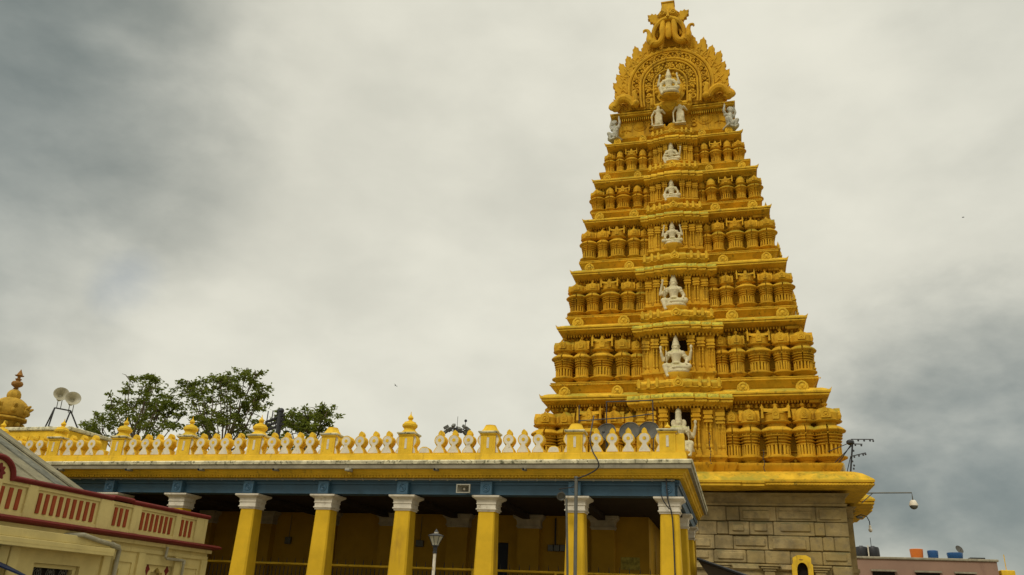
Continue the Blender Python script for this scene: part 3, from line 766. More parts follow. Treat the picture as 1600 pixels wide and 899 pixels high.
def seated(H, arms, leg='hang', halo=False, crown='cone', lean=0):
    """seated crowned figure, total height H from seat to crown tip, facing -Y"""
    g = G()
    g.cap((0,.02,.10), (lean*.5,0,.27), .135, .115, 14); g.cap((lean*.5,0,.27), (lean,0,.43), .115, .155, 14)
    g.cap((lean-.15,0,.475), (lean+.15,0,.475), .075, .075, 12); g.cap((lean,0,.49), (lean,-.01,.58), .055, .05)
    hd = (lean, -.015, .605)
    g.ball(hd, .096, (.95,1,1.08), 14)
    g.ball((lean,-.112,.597), .022, (.8,1,1.3), 8); g.ball((lean-.034,-.098,.617), .016, n=6); g.ball((lean+.034,-.098,.617), .016, n=6); g.ball((lean,-.100,.564), .022, (1.3,.6,.5), 6)
    for s_ in (-1, 1): g.ball((lean+s_*.088,.0,.60), .026, (.6,.8,1.4), 8); g.ball((lean+s_*.10,.0,.555), .034, n=8); g.ball((lean+s_*.085,.03,.66), .045, n=8)
    if crown == 'tall':
        g.lathe([(.66,.085),(.68,.10),(.70,.088),(.84,.078),(.86,.088),(.88,.08),(.94,.065),(.975,.035),(1.0,.012)], 1, 1, (lean,0,0), 14)
        for s_ in (-1, 1): g.ball((lean+s_*.13,.03,.62), .075, (1,.5,1.3), 10)
    else:
        g.lathe([(.65,.088),(.67,.105),(.69,.098),(.75,.078),(.77,.085),(.79,.072),(.85,.055),(.87,.060),(.89,.044),(.93,.032),(.955,.034),(.985,.014),(1.0,.006)], 1.14, 1.14, (lean,0,0), 14)
    if halo: g.lathe([(-.03,.26),(.03,.26)], 1, 1.15, (0,0,0), 24); st = len(g.v)-48; g.xf(Matrix.Translation((lean,.13,.66)) @ Matrix.Rotation(pi/2, 4, 'X'), st)
    # legs
    if leg == 'hang':
        g.cap((-.09,-.02,.10), (-.30,-.17,.10), .105, .08, 12); g.cap((-.30,-.17,.10), (-.24,-.23,-.15), .075, .048, 12)
        g.cap((-.24,-.22,-.17), (-.215,-.33,-.19), .045, .03, 10)
        g.cap((.09,-.02,.10), (.34,-.13,.09), .11, .085, 12); g.cap((.34,-.13,.07), (.02,-.24,.055), .075, .05, 12); g.cap((.02,-.24,.05), (-.09,-.26,.045), .042, .03)
    elif leg == 'hang2':
        g.cap((.09,-.02,.10), (.30,-.17,.10), .105, .08, 12); g.cap((.30,-.17,.10), (.27,-.23,-.15), .075, .048, 12); g.cap((.27,-.22,-.17), (.25,-.33,-.19), .045, .03, 10)
        g.cap((-.09,-.02,.10), (-.34,-.13,.09), .11, .085, 12); g.cap((-.34,-.13,.07), (-.02,-.24,.055), .075, .05, 12)
    else:
        for s_ in (-1, 1):
            g.cap((s_*.09,-.02,.09), (s_*.36,-.12,.08), .10, .08, 12); g.cap((s_*.36,-.12,.07), (-s_*.06,-.23,.05), .075, .05, 12)
    # necklaces and belt
    g.ring((lean,-.02,.44), .13, .018, 'z', n=16, k=6, sx=1.0, sz=.95); g.ring((lean*.5,0,.20), .135, .022, 'z', n=16, k=6)
    g.cap((-.20,-.10,.02), (.26,-.10,.02), .09, .10, 12); g.cap((-.10,.06,.0), (.18,.06,.0), .12, .12, 12)   # draped seat cloth
    for a in arms:
        s_, kind = a
        sh = Vector((lean+s_*.185, 0, .465))
        if kind == 'knee': el, wr, hd_ = Vector((s_*.30,.0,.28)), Vector((s_*.27,-.14,.17)), (s_*.2,-1,-.4)
        elif kind == 'bless': el, wr, hd_ = Vector((s_*.28,-.03,.29)), Vector((s_*.25,-.19,.40)), (s_*.1,-.2,1)
        elif kind == 'raise': sh = Vector((lean+s_*.185,.03,.455)); el, wr, hd_ = Vector((s_*.36,.06,.30)), Vector((s_*.42,-.02,.52)), (s_*.05,-.1,1)
        elif kind == 'raise2': sh = Vector((lean+s_*.185,.03,.455)); el, wr, hd_ = Vector((s_*.40,.05,.36)), Vector((s_*.34,-.02,.62)), (-s_*.2,0,1)
        elif kind == 'down': el, wr, hd_ = Vector((s_*.27,.03,.27)), Vector((s_*.31,.0,.12)), (s_*.2,-.2,-1)
        else: el, wr, hd_ = Vector((s_*.30,0,.30)), Vector((s_*.10,-.18,.24)), (-s_*1,-.3,.1)
        g.ball(sh, .078, n=10); g.cap(sh, el, .062, .05, 10); g.cap(el, wr, .05, .036, 10); g.ring(tuple(sh*.6+el*.4), .055, .02, 'z', n=10, k=5)
        hand(g, wr, hd_, .034)
        if kind in ('raise', 'raise2'):                       # emblem held up
            q = wr+Vector(hd_).normalized()*.10
            g.ball(q+Vector((0,0,.02)), .042, (1.1,.6,1.3), 8)
        if kind == 'bless': g.cap((wr.x,wr.y,wr.z-.02), (wr.x,wr.y+.02,wr.z-.23), .018, .014)
    # lotus seat edge
    g.lathe([(-.10,.30),(-.07,.34),(-.03,.36),(.0,.34)], 1, .72, (.03,-.02,0), 22)
    g.xf(Matrix.Diagonal((H,H,H*1.1,1)))
    return g
def standing(H, s_):
    g = G()
    g.cap((-.07,0,.03), (-.08,0,.28), .05, .062); g.cap((-.08,0,.28), (-.06,0,.50), .068, .09)
    g.cap((.08,-.02,.03), (.08,-.05,.27), .05, .062); g.cap((.08,-.05,.27), (.06,0,.50), .068, .09)
    for x in (-.07,.08): g.cap((x,-.02,.02), (x*1.3,-.12,.018), .04, .028)
    g.lathe([(.10,.13),(.14,.15),(.30,.145),(.48,.15),(.52,.13)], 1, .7, (0,0,0), 14)
    g.cap((0,0,.50), (s_*.01,0,.62), .11, .10, 12); g.cap((s_*.01,0,.62), (0,0,.71), .10, .12, 12); g.cap((-.12,0,.735), (.12,0,.735), .055, .055)
    g.cap((0,0,.75), (0,-.01,.80), .042, .04); g.ball((0,-.01,.825), .06, (.95,1,1.15), 12); g.ball((0,-.07,.82), .014, n=6)
    for q in (-1, 1): g.ball((q*.07,0,.80), .026, n=8); g.ball((q*.02,-.062,.833), .011, n=6)
    g.lathe([(.86,.066),(.88,.075),(.92,.055),(.94,.06),(.97,.035),(1.0,.006)], 1, 1, (0,0,0), 12)
    for q, el, wr, d in ((s_, (s_*.24,.02,.60), (s_*.25,-.08,.47), (0,-.2,-1)), (-s_, (-s_*.24,0,.60), (-s_*.16,-.13,.66), (s_*.4,-.4,.6))):
        g.ball((q*.145,0,.735), .058, n=10); g.cap((q*.145,0,.735), el, .046, .038); g.cap(el, wr, .038, .028); hand(g, wr, d, .026)
    g.cap((s_*.26,-.10,.50), (s_*.24,-.10,.04), .022, .03)    # club resting on the ground
    g.ball((s_*.24,-.10,.06), .05, (1,1,1.4), 8)
    g.cap((-.10,.02,.45), (-.14,.03,.12), .04, .03); g.cap((.10,.02,.45), (.14,.03,.12), .04, .03)
    g.box(-.2, .2, -.15, .1, -.03, .02)
    g.xf(Matrix.Scale(H, 4)); return g
def crouch(H, s_):
    """squatting attic figure holding the eave with raised arms"""
    g = G()
    g.cap((0,0,.20), (-s_*.03,0,.42), .16, .15, 12); g.cap((-.14,0,.56), (.14,0,.56), .09, .09); g.cap((-s_*.03,0,.42), (0,0,.55), .15, .15, 12)
    g.cap((0,-.02,.60), (s_*.04,-.04,.72), .07, .07); g.ball((s_*.06,-.06,.78), .13, (1,1,1.15), 12); g.ball((s_*.07,-.18,.77), .03, n=6)
    for q in (-1, 1): g.ball((s_*.06+q*.05,-.165,.81), .02, n=6); g.ball((s_*.06+q*.13,-.05,.78), .035, n=6)
    g.ball((s_*.05,0,.84), .15, (1.1,1,.8), 12)
    for q in (-1, 1):
        g.cap((q*.08,-.02,.20), (q*.26,-.20,.30), .12, .09); g.cap((q*.26,-.20,.30), (q*.18,-.16,.04), .085, .06); g.cap((q*.18,-.16,.03), (q*.2,-.3,.02), .055, .04)
        g.ball((q*.2,0,.56), .09, n=10); g.cap((q*.2,0,.56), (q*.30,-.02,.74), .075, .06); g.cap((q*.30,-.02,.74), (q*.24,-.02,.96), .06, .045); hand(g, (q*.24,-.02,.96), (0,0,1), .04)
    g.cap((s_*.1,.08,.15), (s_*.36,.05,.16), .07, .09); g.ball((s_*.38,.0,.2), .10, n=8)
    g.box(-.3, .3, -.25, .2, -.04, .03)
    g.xf(Matrix.Diagonal((H*.82,H*.9,H*1.02,1))); return g
SG = 'white deity statues on the tower'
def put_statue(g, label, loc, H, m_=STAT, rot=0, group=SG, name='deity_statue', cat='statue'):
    return tag(place(name, bake_remesh(name, g, [m_], H*.0135), None, loc, rot), label, cat, group)
def pedestal(z, y, w, k):
    pass
S = [ # tier, z seat, height, arms, leg, crown, lean, label
 (1, 9.72, 1.98, [(-1,'bless'),(1,'raise'),(1,'bless')], 'hang2', 'tall', 0, 'lowest and largest white seated statue, tall round crown, beside the hall parapet corner'),
 (2, 13.98, 1.90, [(-1,'raise'),(1,'raise'),(-1,'bless'),(1,'knee')], 'hang', 'cone', 0, 'white seated four-armed statue on the second storey, both outer arms raised high'),
 (3, 17.92, 1.86, [(-1,'raise2'),(-1,'bless'),(1,'knee')], 'hang', 'cone', 0, 'white seated statue on the third storey, two arms raised only at one side'),
 (4, 21.96, 1.40, [(-1,'raise2'),(1,'raise2'),(-1,'knee'),(1,'knee')], 'cross', 'cone', 0, 'white cross-legged statue on a green mossy round seat, fourth storey'),
 (5, 25.10, 1.32, [(-1,'knee'),(1,'knee')], 'hang', 'cone', 0, 'white seated statue on the fifth storey, only two arms, both resting on its knees'),
 (6, 27.98, 1.38, [(1,'raise'),(-1,'lap'),(1,'lap')], 'hang', 'cone', 0, 'white seated statue on the sixth storey, just below the dark doorway, one arm up'),
]
for k, zs, Hh, arms, leg, crown, lean, lab in S:
    hB, yB, zB_ = LV[k]
    yy = yB-.22
    x = XC-.08+{1:.02,2:-.02,3:-.06,4:-.06,5:-.04,6:-.02}[k]
    put_statue(seated(Hh, arms, leg, False, crown, lean), lab, (x, yy, zs), Hh)
    g = G(); q = Hh*.40                                       # half-round bracket the statue sits on
    z0 = zs-.10*Hh-.004
    g.lathe([(-.42*Hh,.30),(-.30*Hh,.55),(-.16*Hh,.86),(-.05*Hh,1.0),(-.0,1.0)], q, q*.80, (x+.03*Hh, yy-.02*Hh, z0), 20)
    obj('statue_bracket', g, TOWER, tiers[k-1])
zB = LV[7][2]; x7 = XC-.06
put_statue(seated(1.66, [(-1,'raise2'),(1,'raise2'),(1,'knee'),(-1,'knee')], 'hang', False, 'cone'), 'topmost white seated statue inside the great horseshoe arch', (x7, arch_y-.85, zB+.76), 2.0)
g = G(); g.lathe([(-.16,.86),(-.10,.9),(-.09,1.0),(-.0,1.0)], .66, .46, (x7+.03, arch_y-.74, zB+.57), 20)
obj('statue_bracket', g, TOWER, attic)
ST = 'standing statues by the attic doorway'
yst = LV[7][1]-.30; zst = LV[6][2]+.80+.20
put_statue(standing(1.62, -1), 'white standing statue at the left of the small dark attic doorway', (XC-.80, yst, zst), 1.62, group=ST)
put_statue(standing(1.68, -1), 'white standing statue at the right of the small dark attic doorway, holding a club', (XC+.56, yst, zst+.05), 1.68, group=ST)
CR = 'squatting statues at the attic corners'
za = LV[6][2]+.62
put_statue(crouch(1.55, -1), 'grey mossy squatting figure holding up the left attic corner', (XC-3.62, yst+.40, za), 1.7, STATG, -.5, CR)
put_statue(crouch(1.62, 1), 'pale grey squatting figure holding up the right attic corner', (XC+3.56, yst+.40, za), 1.8, STATG, .5, CR)
SD = 'side statues seen in profile on the right flank'
sidelab = ['lowest profile statue on the right flank of the tower, near the bulb stand', 'profile statue on the right flank, second storey, above the lowest one', 'profile statue on the right flank at third storey height',
           'profile statue on the right flank at fourth storey height', 'profile statue on the right flank at fifth storey height', 'highest profile statue on the right flank, just under the attic corner figure']
for k in range(1, 7):
    hB, yB, zB_ = LV[k]; Hh = S[k-1][2]*.9
    me = seated(Hh, [(-1,'raise'),(1,'knee')], 'hang', False, 'cone')
    put_statue(me, sidelab[k-1], (XC+hB+.62, YB-5.0+.32*k+1.0, S[k-1][1]+.05), Hh, STAT, pi/2, SD)

# ================================================================== PILLARED HALL
HX0, HX1, HY0, HY1 = -31.0, -1.43, 22.0, 31.6
hall = thing('pillared_hall', 'long single-storey yellow pillared hall with blue beam and pierced parapet in front of the tower', 'hall', (-14.0, 26.0, 0))
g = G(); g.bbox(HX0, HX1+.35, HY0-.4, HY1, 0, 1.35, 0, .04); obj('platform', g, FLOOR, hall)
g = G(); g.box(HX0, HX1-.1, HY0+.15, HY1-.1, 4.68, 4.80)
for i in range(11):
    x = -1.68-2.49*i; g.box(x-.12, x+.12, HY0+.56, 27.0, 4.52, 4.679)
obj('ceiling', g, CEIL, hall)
# back wall with openings left in it, then the return wall
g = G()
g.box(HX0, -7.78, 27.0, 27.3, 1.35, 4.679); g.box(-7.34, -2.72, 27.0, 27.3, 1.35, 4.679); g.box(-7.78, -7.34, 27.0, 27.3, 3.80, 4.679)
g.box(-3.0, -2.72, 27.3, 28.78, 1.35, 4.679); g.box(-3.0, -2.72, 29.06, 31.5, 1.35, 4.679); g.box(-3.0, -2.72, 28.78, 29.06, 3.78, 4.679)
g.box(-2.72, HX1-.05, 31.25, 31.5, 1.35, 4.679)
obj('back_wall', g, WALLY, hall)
g = G(); g.box(-3.62, -3.02, 26.985, 26.998, 3.06, 3.44); obj('faded_patch', g, mat('faded_green_wash', (.36, .30, .06), .8, .35, 9), hall)
g = G(); g.box(-7.779, -7.341, 27.12, 27.18, 1.36, 3.799); obj('door', g, DOOR, hall)
g = G(); g.box(-2.93, -2.85, 28.785, 29.055, 1.4, 3.775); obj('slit_window', g, DOOR, hall)
def cap_poly(w): return rect(-w, w, -w, w)
def column_meshes(w):
    g = G(); c = .035
    p_ = [(-w+c,-w,-.5,-1),(w-c,-w,.5,-1),(w,-w+c,1,-.5),(w,w-c,1,.5),(w-c,w,.5,1),(-w+c,w,-.5,1),(-w,w-c,-1,.5),(-w,-w+c,-1,-.5)]
    g.loft(p_, [(1.35,.10),(1.55,.10),(1.57,.05),(4.22,-.01)], 0)
    a = mesh_of('column', g, [COLY], 25)
    g = G()
    g.loft(cap_poly(w), [(4.205,.012),(4.25,.018),(4.255,.045),(4.285,.045),(4.29,.022),(4.39,.022),(4.395,.04),(4.42,.045),(4.425,.03),(4.50,.04),(4.54,.09),(4.57,.14),(4.59,.15),(4.625,.15)], 0)
    return a, mesh_of('capital', g, [WHITE], 25)
cm, kmesh = column_meshes(.245)
gb = G(); gb.bbox(-.17, .17, -.27, .0, 4.63, 5.0, 0, .012); gb.ring((0,-.272,4.82), .10, .016, n=20, k=6); gb.ring((0,-.272,4.82), .055, .012, n=16, k=5); gb.ball((0,-.272,4.82), .025, n=8)
bm_ = mesh_of('beam_block', gb, [BLUE], 30)
colx = [-1.68-2.49*i for i in range(11)]
for x in colx:
    c = place('column', cm, hall, (x, HY0+.26, 0)); place('capital', kmesh, c, (x, HY0+.26, 0))
    place('beam_block', bm_, hall, (x, HY0+.14, 0))
for y in (25.85, 29.4):
    c = place('column', cm, hall, (colx[0], y, 0)); place('capital', kmesh, c, (colx[0], y, 0))
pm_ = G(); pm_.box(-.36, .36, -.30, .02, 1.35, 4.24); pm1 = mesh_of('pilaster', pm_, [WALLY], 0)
pc = G(); pc.loft(rect(-.36, .36, -.30, .02), [(4.235,.012),(4.28,.02),(4.285,.05),(4.33,.05),(4.34,.03),(4.44,.03),(4.50,.05),(4.58,.14),(4.66,.15)], 0); pm2 = mesh_of('capital', pc, [mat('dull_white_paint', (.42,.36,.25), .8, .15, 3, stain=(.2,.16,.1))], 25)  # darker than the front capitals' white
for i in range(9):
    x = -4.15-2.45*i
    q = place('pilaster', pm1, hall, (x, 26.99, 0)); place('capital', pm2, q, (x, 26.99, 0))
# beam with lower lip
g = G()
po = rect(HX0, HX1+.02, HY0+.0, HY1-.2)
def framed(g, x0, x1, y0, y1, t, z0, z1, m=0):                # front and right beams meeting at the corner
    g.box(x0, x1, y0, y0+t, z0, z1, m); g.box(x1-t, x1, y0+t+.001, y1, z0, z1, m)
framed(g, HX0, HX1-.02, HY0+.06, HY1-.2, .42, 4.66, 4.96); framed(g, HX0, HX1+.03, HY0+.01, HY1-.2, .5, 4.93, 5.04, 0)
obj('beam', g, BLUE, hall)
g = G(); framed(g, HX0, HX1+.05, HY0-.05, HY1-.2, .04, 5.0, 5.06); obj('frieze_board', g, BLUE, hall)
# eave: stacked mouldings on the plan rectangle
g = G()
E = rect(HX0, -1.03, 21.5, HY1)
g.loft(E, [(5.085,-.42),(5.09,-.30),(5.15,-.29),(5.155,-.24),(5.20,-.235),(5.205,-.20),(5.28,-.17),(5.285,-.12),(5.31,-.10)], 0)
g.loft(E, [(5.30,-.11),(5.302,-.02),(5.42,-.01),(5.425,-.03)], 1)
g.loft(E, [(5.424,-.04),(5.426,.02),(5.50,.03),(5.535,.0),(5.55,-.10),(5.58,-.5)], 2)
x = HX0
while x < -1.3:
    g.box(x, x+.05, 21.745, 21.80, 5.10, 5.145); x += .1
y = 21.8
while y < HY1-.2:
    g.box(-1.325, -1.27, y, y+.05, 5.10, 5.145); y += .1
obj('eave', g, [PARA, FASCIA, LIP], hall, smooth=30)
# conduit along the beam
g = G(); g.tube([(HX0,21.9,5.065),(-20,21.9,5.062),(-17.0,21.9,5.05),(-9,21.9,5.055),(-1.5,21.9,5.05)], .022, 8)
for i in range(40): x = -1.6-.52*i; g.tube([(x,21.9,5.05),(x+.05,21.9,5.05)], .033, 8); g.box(x, x+.03, 21.89, 21.96, 5.05, 5.09)
obj('conduit', g, SPK, hall)
# rainwater spouts
for x in (-23.2,-20.77,-18.2,-15.61,-13.07,-8.04,-5.49):
    g = G(); g.tube([(x,21.72,5.29),(x,21.40,5.26)], .045, 10); g.tube([(x,21.401,5.26),(x,21.37,5.258)], .03, 8, 1)
    obj('rainwater_spout', g, [FASCIA, DARKGAP], hall)
# parapet
g = G(); g.loft(rect(HX0, -1.20, 21.82, 22.18), [(5.56,.03),(5.74,.02),(5.75,.0),(5.785,0),(5.79,-.02)], 0); obj('parapet', g, PARA, hall)
def bal_outline(f=0.0, stump=False):
    R_ = .165-f; cz = 6.16
    L = [(-.18+f, 5.785+f*.6), (-.165+f, 5.86), (-.12+f*.9, 5.925), (-.075+f*.6, 5.985), (-.068+f*.5, 6.01)]
    if stump: L = [(-.18+f, 5.785+f*.6), (-.17+f, 5.86), (-.12+f*.5, 5.94-f*.6), (-.05, 5.975-f), (.05, 5.975-f), (.12-f*.5, 5.94-f*.6), (.17-f, 5.86), (.18-f, 5.785+f*.6)]; return L
    a0 = -.5*pi-.42; n_ = 14
    arc = [(R_*cos(a0-(1.5*pi-.42+.5*pi-.42-.7*0)*0-(2*pi-.84)*i/n_), cz+R_*sin(a0-(2*pi-.84)*i/n_)) for i in range(n_+1)]
    L += arc
    L += [(-x, z) for x, z in L[:5][::-1]]
    return L
def baluster_mesh(stump=False, flip=False, chipped=False):
    g = G()
    g.prism(bal_outline(0, stump), -.02, .24, 'y', 0)
    g.prism(bal_outline(.028, stump), -.026, -.0195, 'y', 1)
    if not stump:
        g.prism([(.05*cos(2*pi*i/14), 6.16+.05*sin(2*pi*i/14)) for i in range(14)], -.033, -.025, 'y', 0)
        if not chipped: g.prism([(-.065,6.30),(.065,6.30),(.075,6.36),(.05,6.42),(0,6.465),(-.05,6.42),(-.075,6.36)], .02, .20, 'y', 0)
    return mesh_of('baluster', g, [PARA, WHITE], 30)
bal, stp, chp = baluster_mesh(), baluster_mesh(True), baluster_mesh(chipped=True)
for i in range(10):
    for j in range(4):
        x = colx[i]-.59-.437*j
        me = bal
        if i == 2 and j == 3: me = stp                        # broken ones: the last before the finial post ...
        if i == 1 and j == 0: me = stp
        if i == 7 and j == 0: me = stp
        if i == 3 and j in (3,): me = chp
        o = place('baluster', me, hall, (x+jit.uniform(-.012,.012), 21.87+jit.uniform(-.01,.01), 0), jit.uniform(-.03,.03)); o.rotation_euler[1] = jit.uniform(-.003,.003)
def post_mesh(right_ext=False):
    g = G(); w = .215
    g.loft(rect(-w, w, -.05, .36), [(5.785,.0),(6.30,0)], 0)
    for s_ in (-1, 1):                                        # half discs against the post
        L = [(s_*(w-.02), 5.79),(s_*(w+.12), 5.79),(s_*(w+.09), 5.88),(s_*(w+.02), 5.985)]+[(s_*(w-.05+.165*cos(a)), 6.16+.165*sin(a)) for a in [-.85+2.2*q/8 for q in range(9)]]+[(s_*(w-.02), 6.30)]
        g.prism(L, .0, .26, 'y', 0)
        L2 = [(s_*w+(x-s_*w)*.72, 5.79+(z-5.79)*.97+.01) for x, z in L]
        g.prism(L2, -.006, .001, 'y', 1)
    g.bbox(-.035, .035, -.058, -.049, 5.92, 6.22, 1, .004)
    for x in (-.15, .15): g.box(x-.012, x+.012, -.056, -.049, 5.86, 6.26, 0)
    g.loft(rect(-w, w, -.05, .36), [(6.30,0),(6.302,.03),(6.33,.035),(6.335,.02)], 0)
    g.loft(rect(-w, w, -.05, .36), [(6.335,.03),(6.35,.06),(6.38,.07),(6.40,.06)], 2)
    return mesh_of('parapet_post', g, [PARA, WHITE, LIP], 30)
pmm = post_mesh()
def finial_mesh(kind):
    g = G(); c = (0,.155,0)
    if kind == 'cap': g.lathe([(6.40,.27),(6.44,.25),(6.50,.20),(6.57,.17),(6.575,.15),(6.60,.15),(6.61,.08)], 1, .95, c, 16)
    elif kind == 'small': g.lathe([(6.40,.10),(6.43,.11),(6.45,.06),(6.48,.09),(6.52,.06),(6.56,.02),(6.62,.008)], 1, 1, c, 12)
    else: g.lathe([(6.40,.26),(6.44,.23),(6.50,.17),(6.53,.165),(6.56,.19),(6.60,.225),(6.66,.225),(6.70,.18),(6.73,.17),(6.745,.13),(6.77,.07),(6.80,.05),(6.82,.07),(6.86,.085),(6.90,.07),(6.94,.03),(6.98,.014),(7.05,.008)], 1, 1, c, 16)
    return mesh_of('finial', g, [PARA], 40)
fm = {k: finial_mesh(k) for k in ('cap', 'small', 'full')}
for x, kd in zip(colx, ['small','cap','cap','full','cap','full','full','full','full','full','full']):
    q = place('parapet_post', pmm, hall, (x+(.02 if x > -2 else 0), 21.87, 0)); place('finial', fm[kd], q, (x+(.02 if x > -2 else 0), 21.87, 0))
g = G(); g.loft(rect(-1.45, -1.22, 21.85, 22.2), [(5.78,0),(6.26,0),(6.28,-.03)], 0); obj('parapet_end', g, PARA, hall)

# railing between the columns
rail = thing('railing', 'low yellow pipe railing with spikes behind the hall columns', 'railing', (-10, 24.0, 1.35))
g = G(); g.tube([(-24,24,2.80),(-1.9,24,2.76)], .035, 8); obj('top_rail', g, PARA, rail)
g = G(); g.tube([(-24,24,1.75),(-1.9,24,1.75)], .03, 8); obj('bottom_rail', g, PARA, rail)
for i in range(9):
    g = G(); x = -2.6-2.49*i; g.tube([(x,24,1.35),(x,24,2.78)], .035, 8); obj('rail_post', g, PARA, rail)
g = G(); x = -24
while x < -2: g.tube([(x,24.03,1.7),(x,24.03,2.70)], .012, 5); x += .14
o = obj('pickets', g, DARKM, rail)
g = G()
for i in range(60):
    x = -2.1-.29*i; g.tube([(x,24,2.78),(x+random.uniform(-.02,.02),24,2.96)], [.016,.004], 5)
obj('spikes', g, DARKM, rail)

# ================================================================== THINGS ON AND IN THE HALL
sp = thing('box_loudspeaker', 'cream rectangular horn loudspeaker fixed to the blue beam between two columns', 'loudspeaker', (-7.27, 21.95, 4.62))
g = G()
x0, x1, z0, z1 = -7.47, -7.07, 4.66, 4.90
for a in ((x0,x1,z0,z0+.025),(x0,x1,z1-.025,z1),(x0,x0+.03,z0+.025,z1-.025),(x1-.03,x1,z0+.025,z1-.025)): g.box(a[0],a[1],21.70,21.76,a[2],a[3])
V = [(x0,21.76,z0),(x1,21.76,z0),(x1,21.76,z1),(x0,21.76,z1)]; W_ = [(-7.31,21.95,4.75),(-7.23,21.95,4.75),(-7.23,21.95,4.81),(-7.31,21.95,4.81)]
g.add(V+W_, [(0,1,5,4),(1,2,6,5),(2,3,7,6),(3,0,4,7),(4,5,6,7)]); obj('horn', g, SPK, sp, smooth=0)
g = G(); g.ball((-7.27,21.82,4.78), .035, n=10); obj('driver', g, WHITE, sp)
g = G(); g.box(-7.30,-7.24,21.9,22.06,4.90,4.94); obj('bracket', g, GREYM, sp)
sp['label'] = 'cream rectangular horn loudspeaker fixed to the blue beam between two columns'

fl = thing('floodlight', 'round grey floodlight clamped to the grey pole by a column capital', 'floodlight', (-4.40, 21.5, 4.55))
g = G(); g.lathe([(-.10,.04),(-.04,.06),(.02,.10),(.08,.12),(.085,.10),(.04,.08)], 1, 1, (0,0,0), 16); g.xf(Matrix.Translation((-4.46,21.5,4.58)) @ Matrix.Rotation(radians(115), 4, 'X') @ Matrix.Rotation(.3, 4, 'Y')); obj('lamp_head', g, GREYM, fl)
g = G(); g.tube([(-4.40,21.52,4.66),(-4.52,21.52,4.75),(-4.05,21.44,4.80)], .014, 6); obj('bracket', g, DARKM, fl)
g = G(); g.tube([(-4.03,21.4,0),(-4.035,21.4,5.02)], .045, 10); g.tube([(-4.035,21.4,5.02),(-4.035,21.4,5.06)], [.06,.055], 10)
single('service_pole', g, GREYM, 'upright grey steel pole in front of the second column from the hall corner', 'pole', (-4.03,21.4,0))
g = G(); g.tube([(-4.18,21.45,0),(-4.25,21.47,2.9),(-4.31,21.5,4.5)], .03, 8)
single('slanted_pipe', g, GREYM, 'thin leaning grey pipe just left of the upright steel pole', 'pipe', (-4.18,21.45,0))
def wire(name, pts, r_, label, m_=DARKM, cat='cable'):
    g = G(); P = [Vector(q) for q in pts]; out = []
    for i in range(len(P)-1):
        a, b = P[max(i-1,0)], P[i]; c, d = P[i+1], P[min(i+2,len(P)-1)]
        for q in range(6):
            u = q/6; out.append(.5*((2*b)+(c-a)*u+(2*a-5*b+4*c-d)*u*u+(3*b-a-3*c+d)*u**3))
    out.append(P[-1]); g.tube(out, r_, 6)
    return single(name, g, m_, label, cat, tuple(P[0]))
wire('black_cable', [(-3.72,22.3,6.9),(-3.74,21.8,6.15),(-3.66,21.75,5.80),(-3.50,21.42,5.55),(-3.44,21.40,5.40),(-3.48,21.45,5.28),(-3.72,21.5,5.14),(-4.0,21.43,5.02)], .018, 'black cable hanging over the parapet down to the top of the grey pole')
wire('black_cable', [(-1.72,21.85,5.3),(-1.72,21.84,4.95),(-1.70,21.82,4.62),(-1.66,21.83,4.40),(-1.60,21.94,4.1),(-1.58,21.95,3.2),(-1.57,21.93,1.5)], .018, 'black cable running down the front of the corner column')
wire('black_cable', [(-1.86,21.83,4.66),(-1.80,21.82,4.5),(-1.66,21.86,4.30)], .014, 'short black cable slanting across the corner column capital')
# boxes on the back wall
for x, z, w, h_, lab in ((-10.44,3.70,.26,.22,'small white box on the dark back wall left of the lamp post'), (-15.43,3.70,.22,.24,'small pale box on the dark back wall, seen between the two leftmost columns')):
    g = G(); g.bbox(x-w/2, x+w/2, 26.86, 26.98, z-h_/2, z+h_/2, 0, .012); g.box(x-.004, x+.004, 26.855, 26.861, z-h_/2+.03, z+h_/2-.03); g.tube([(x,26.95,z+h_/2),(x,26.95,4.6)], .01, 5)
    single('wall_box', g, GREYM, lab, 'box', (x, 26.9, z))
sw = thing('switch_box', 'row of grey switch boxes on the back wall with a conduit above', 'switch box', (-5.66, 26.93, 3.62))
g = G()
for i in range(3): g.bbox(-5.98+.2*i, -5.80+.2*i, 26.86, 26.98, 3.56, 3.76, 0, .01)
obj('boxes', g, GREYM, sw)
g = G(); g.tube([(-5.75,26.95,3.76),(-5.75,26.95,4.6)], .03, 6); obj('conduit', g, DARKM, sw)
# CCTV on the eave
cc = thing('security_camera', 'small yellow-painted camera under the hall eave above the third column', 'camera', (-10.69, 21.5, 5.2))
g = G(); g.bbox(-10.76,-10.62,21.36,21.62,5.21,5.29,0,.01); obj('camera_body', g, SPK, cc)
g = G(); g.box(-10.71,-10.67,21.5,21.7,5.13,5.209); g.tube([(-10.69,21.52,5.13),(-10.69,21.52,5.21)], .02, 6); obj('bracket', g, PARA, cc)
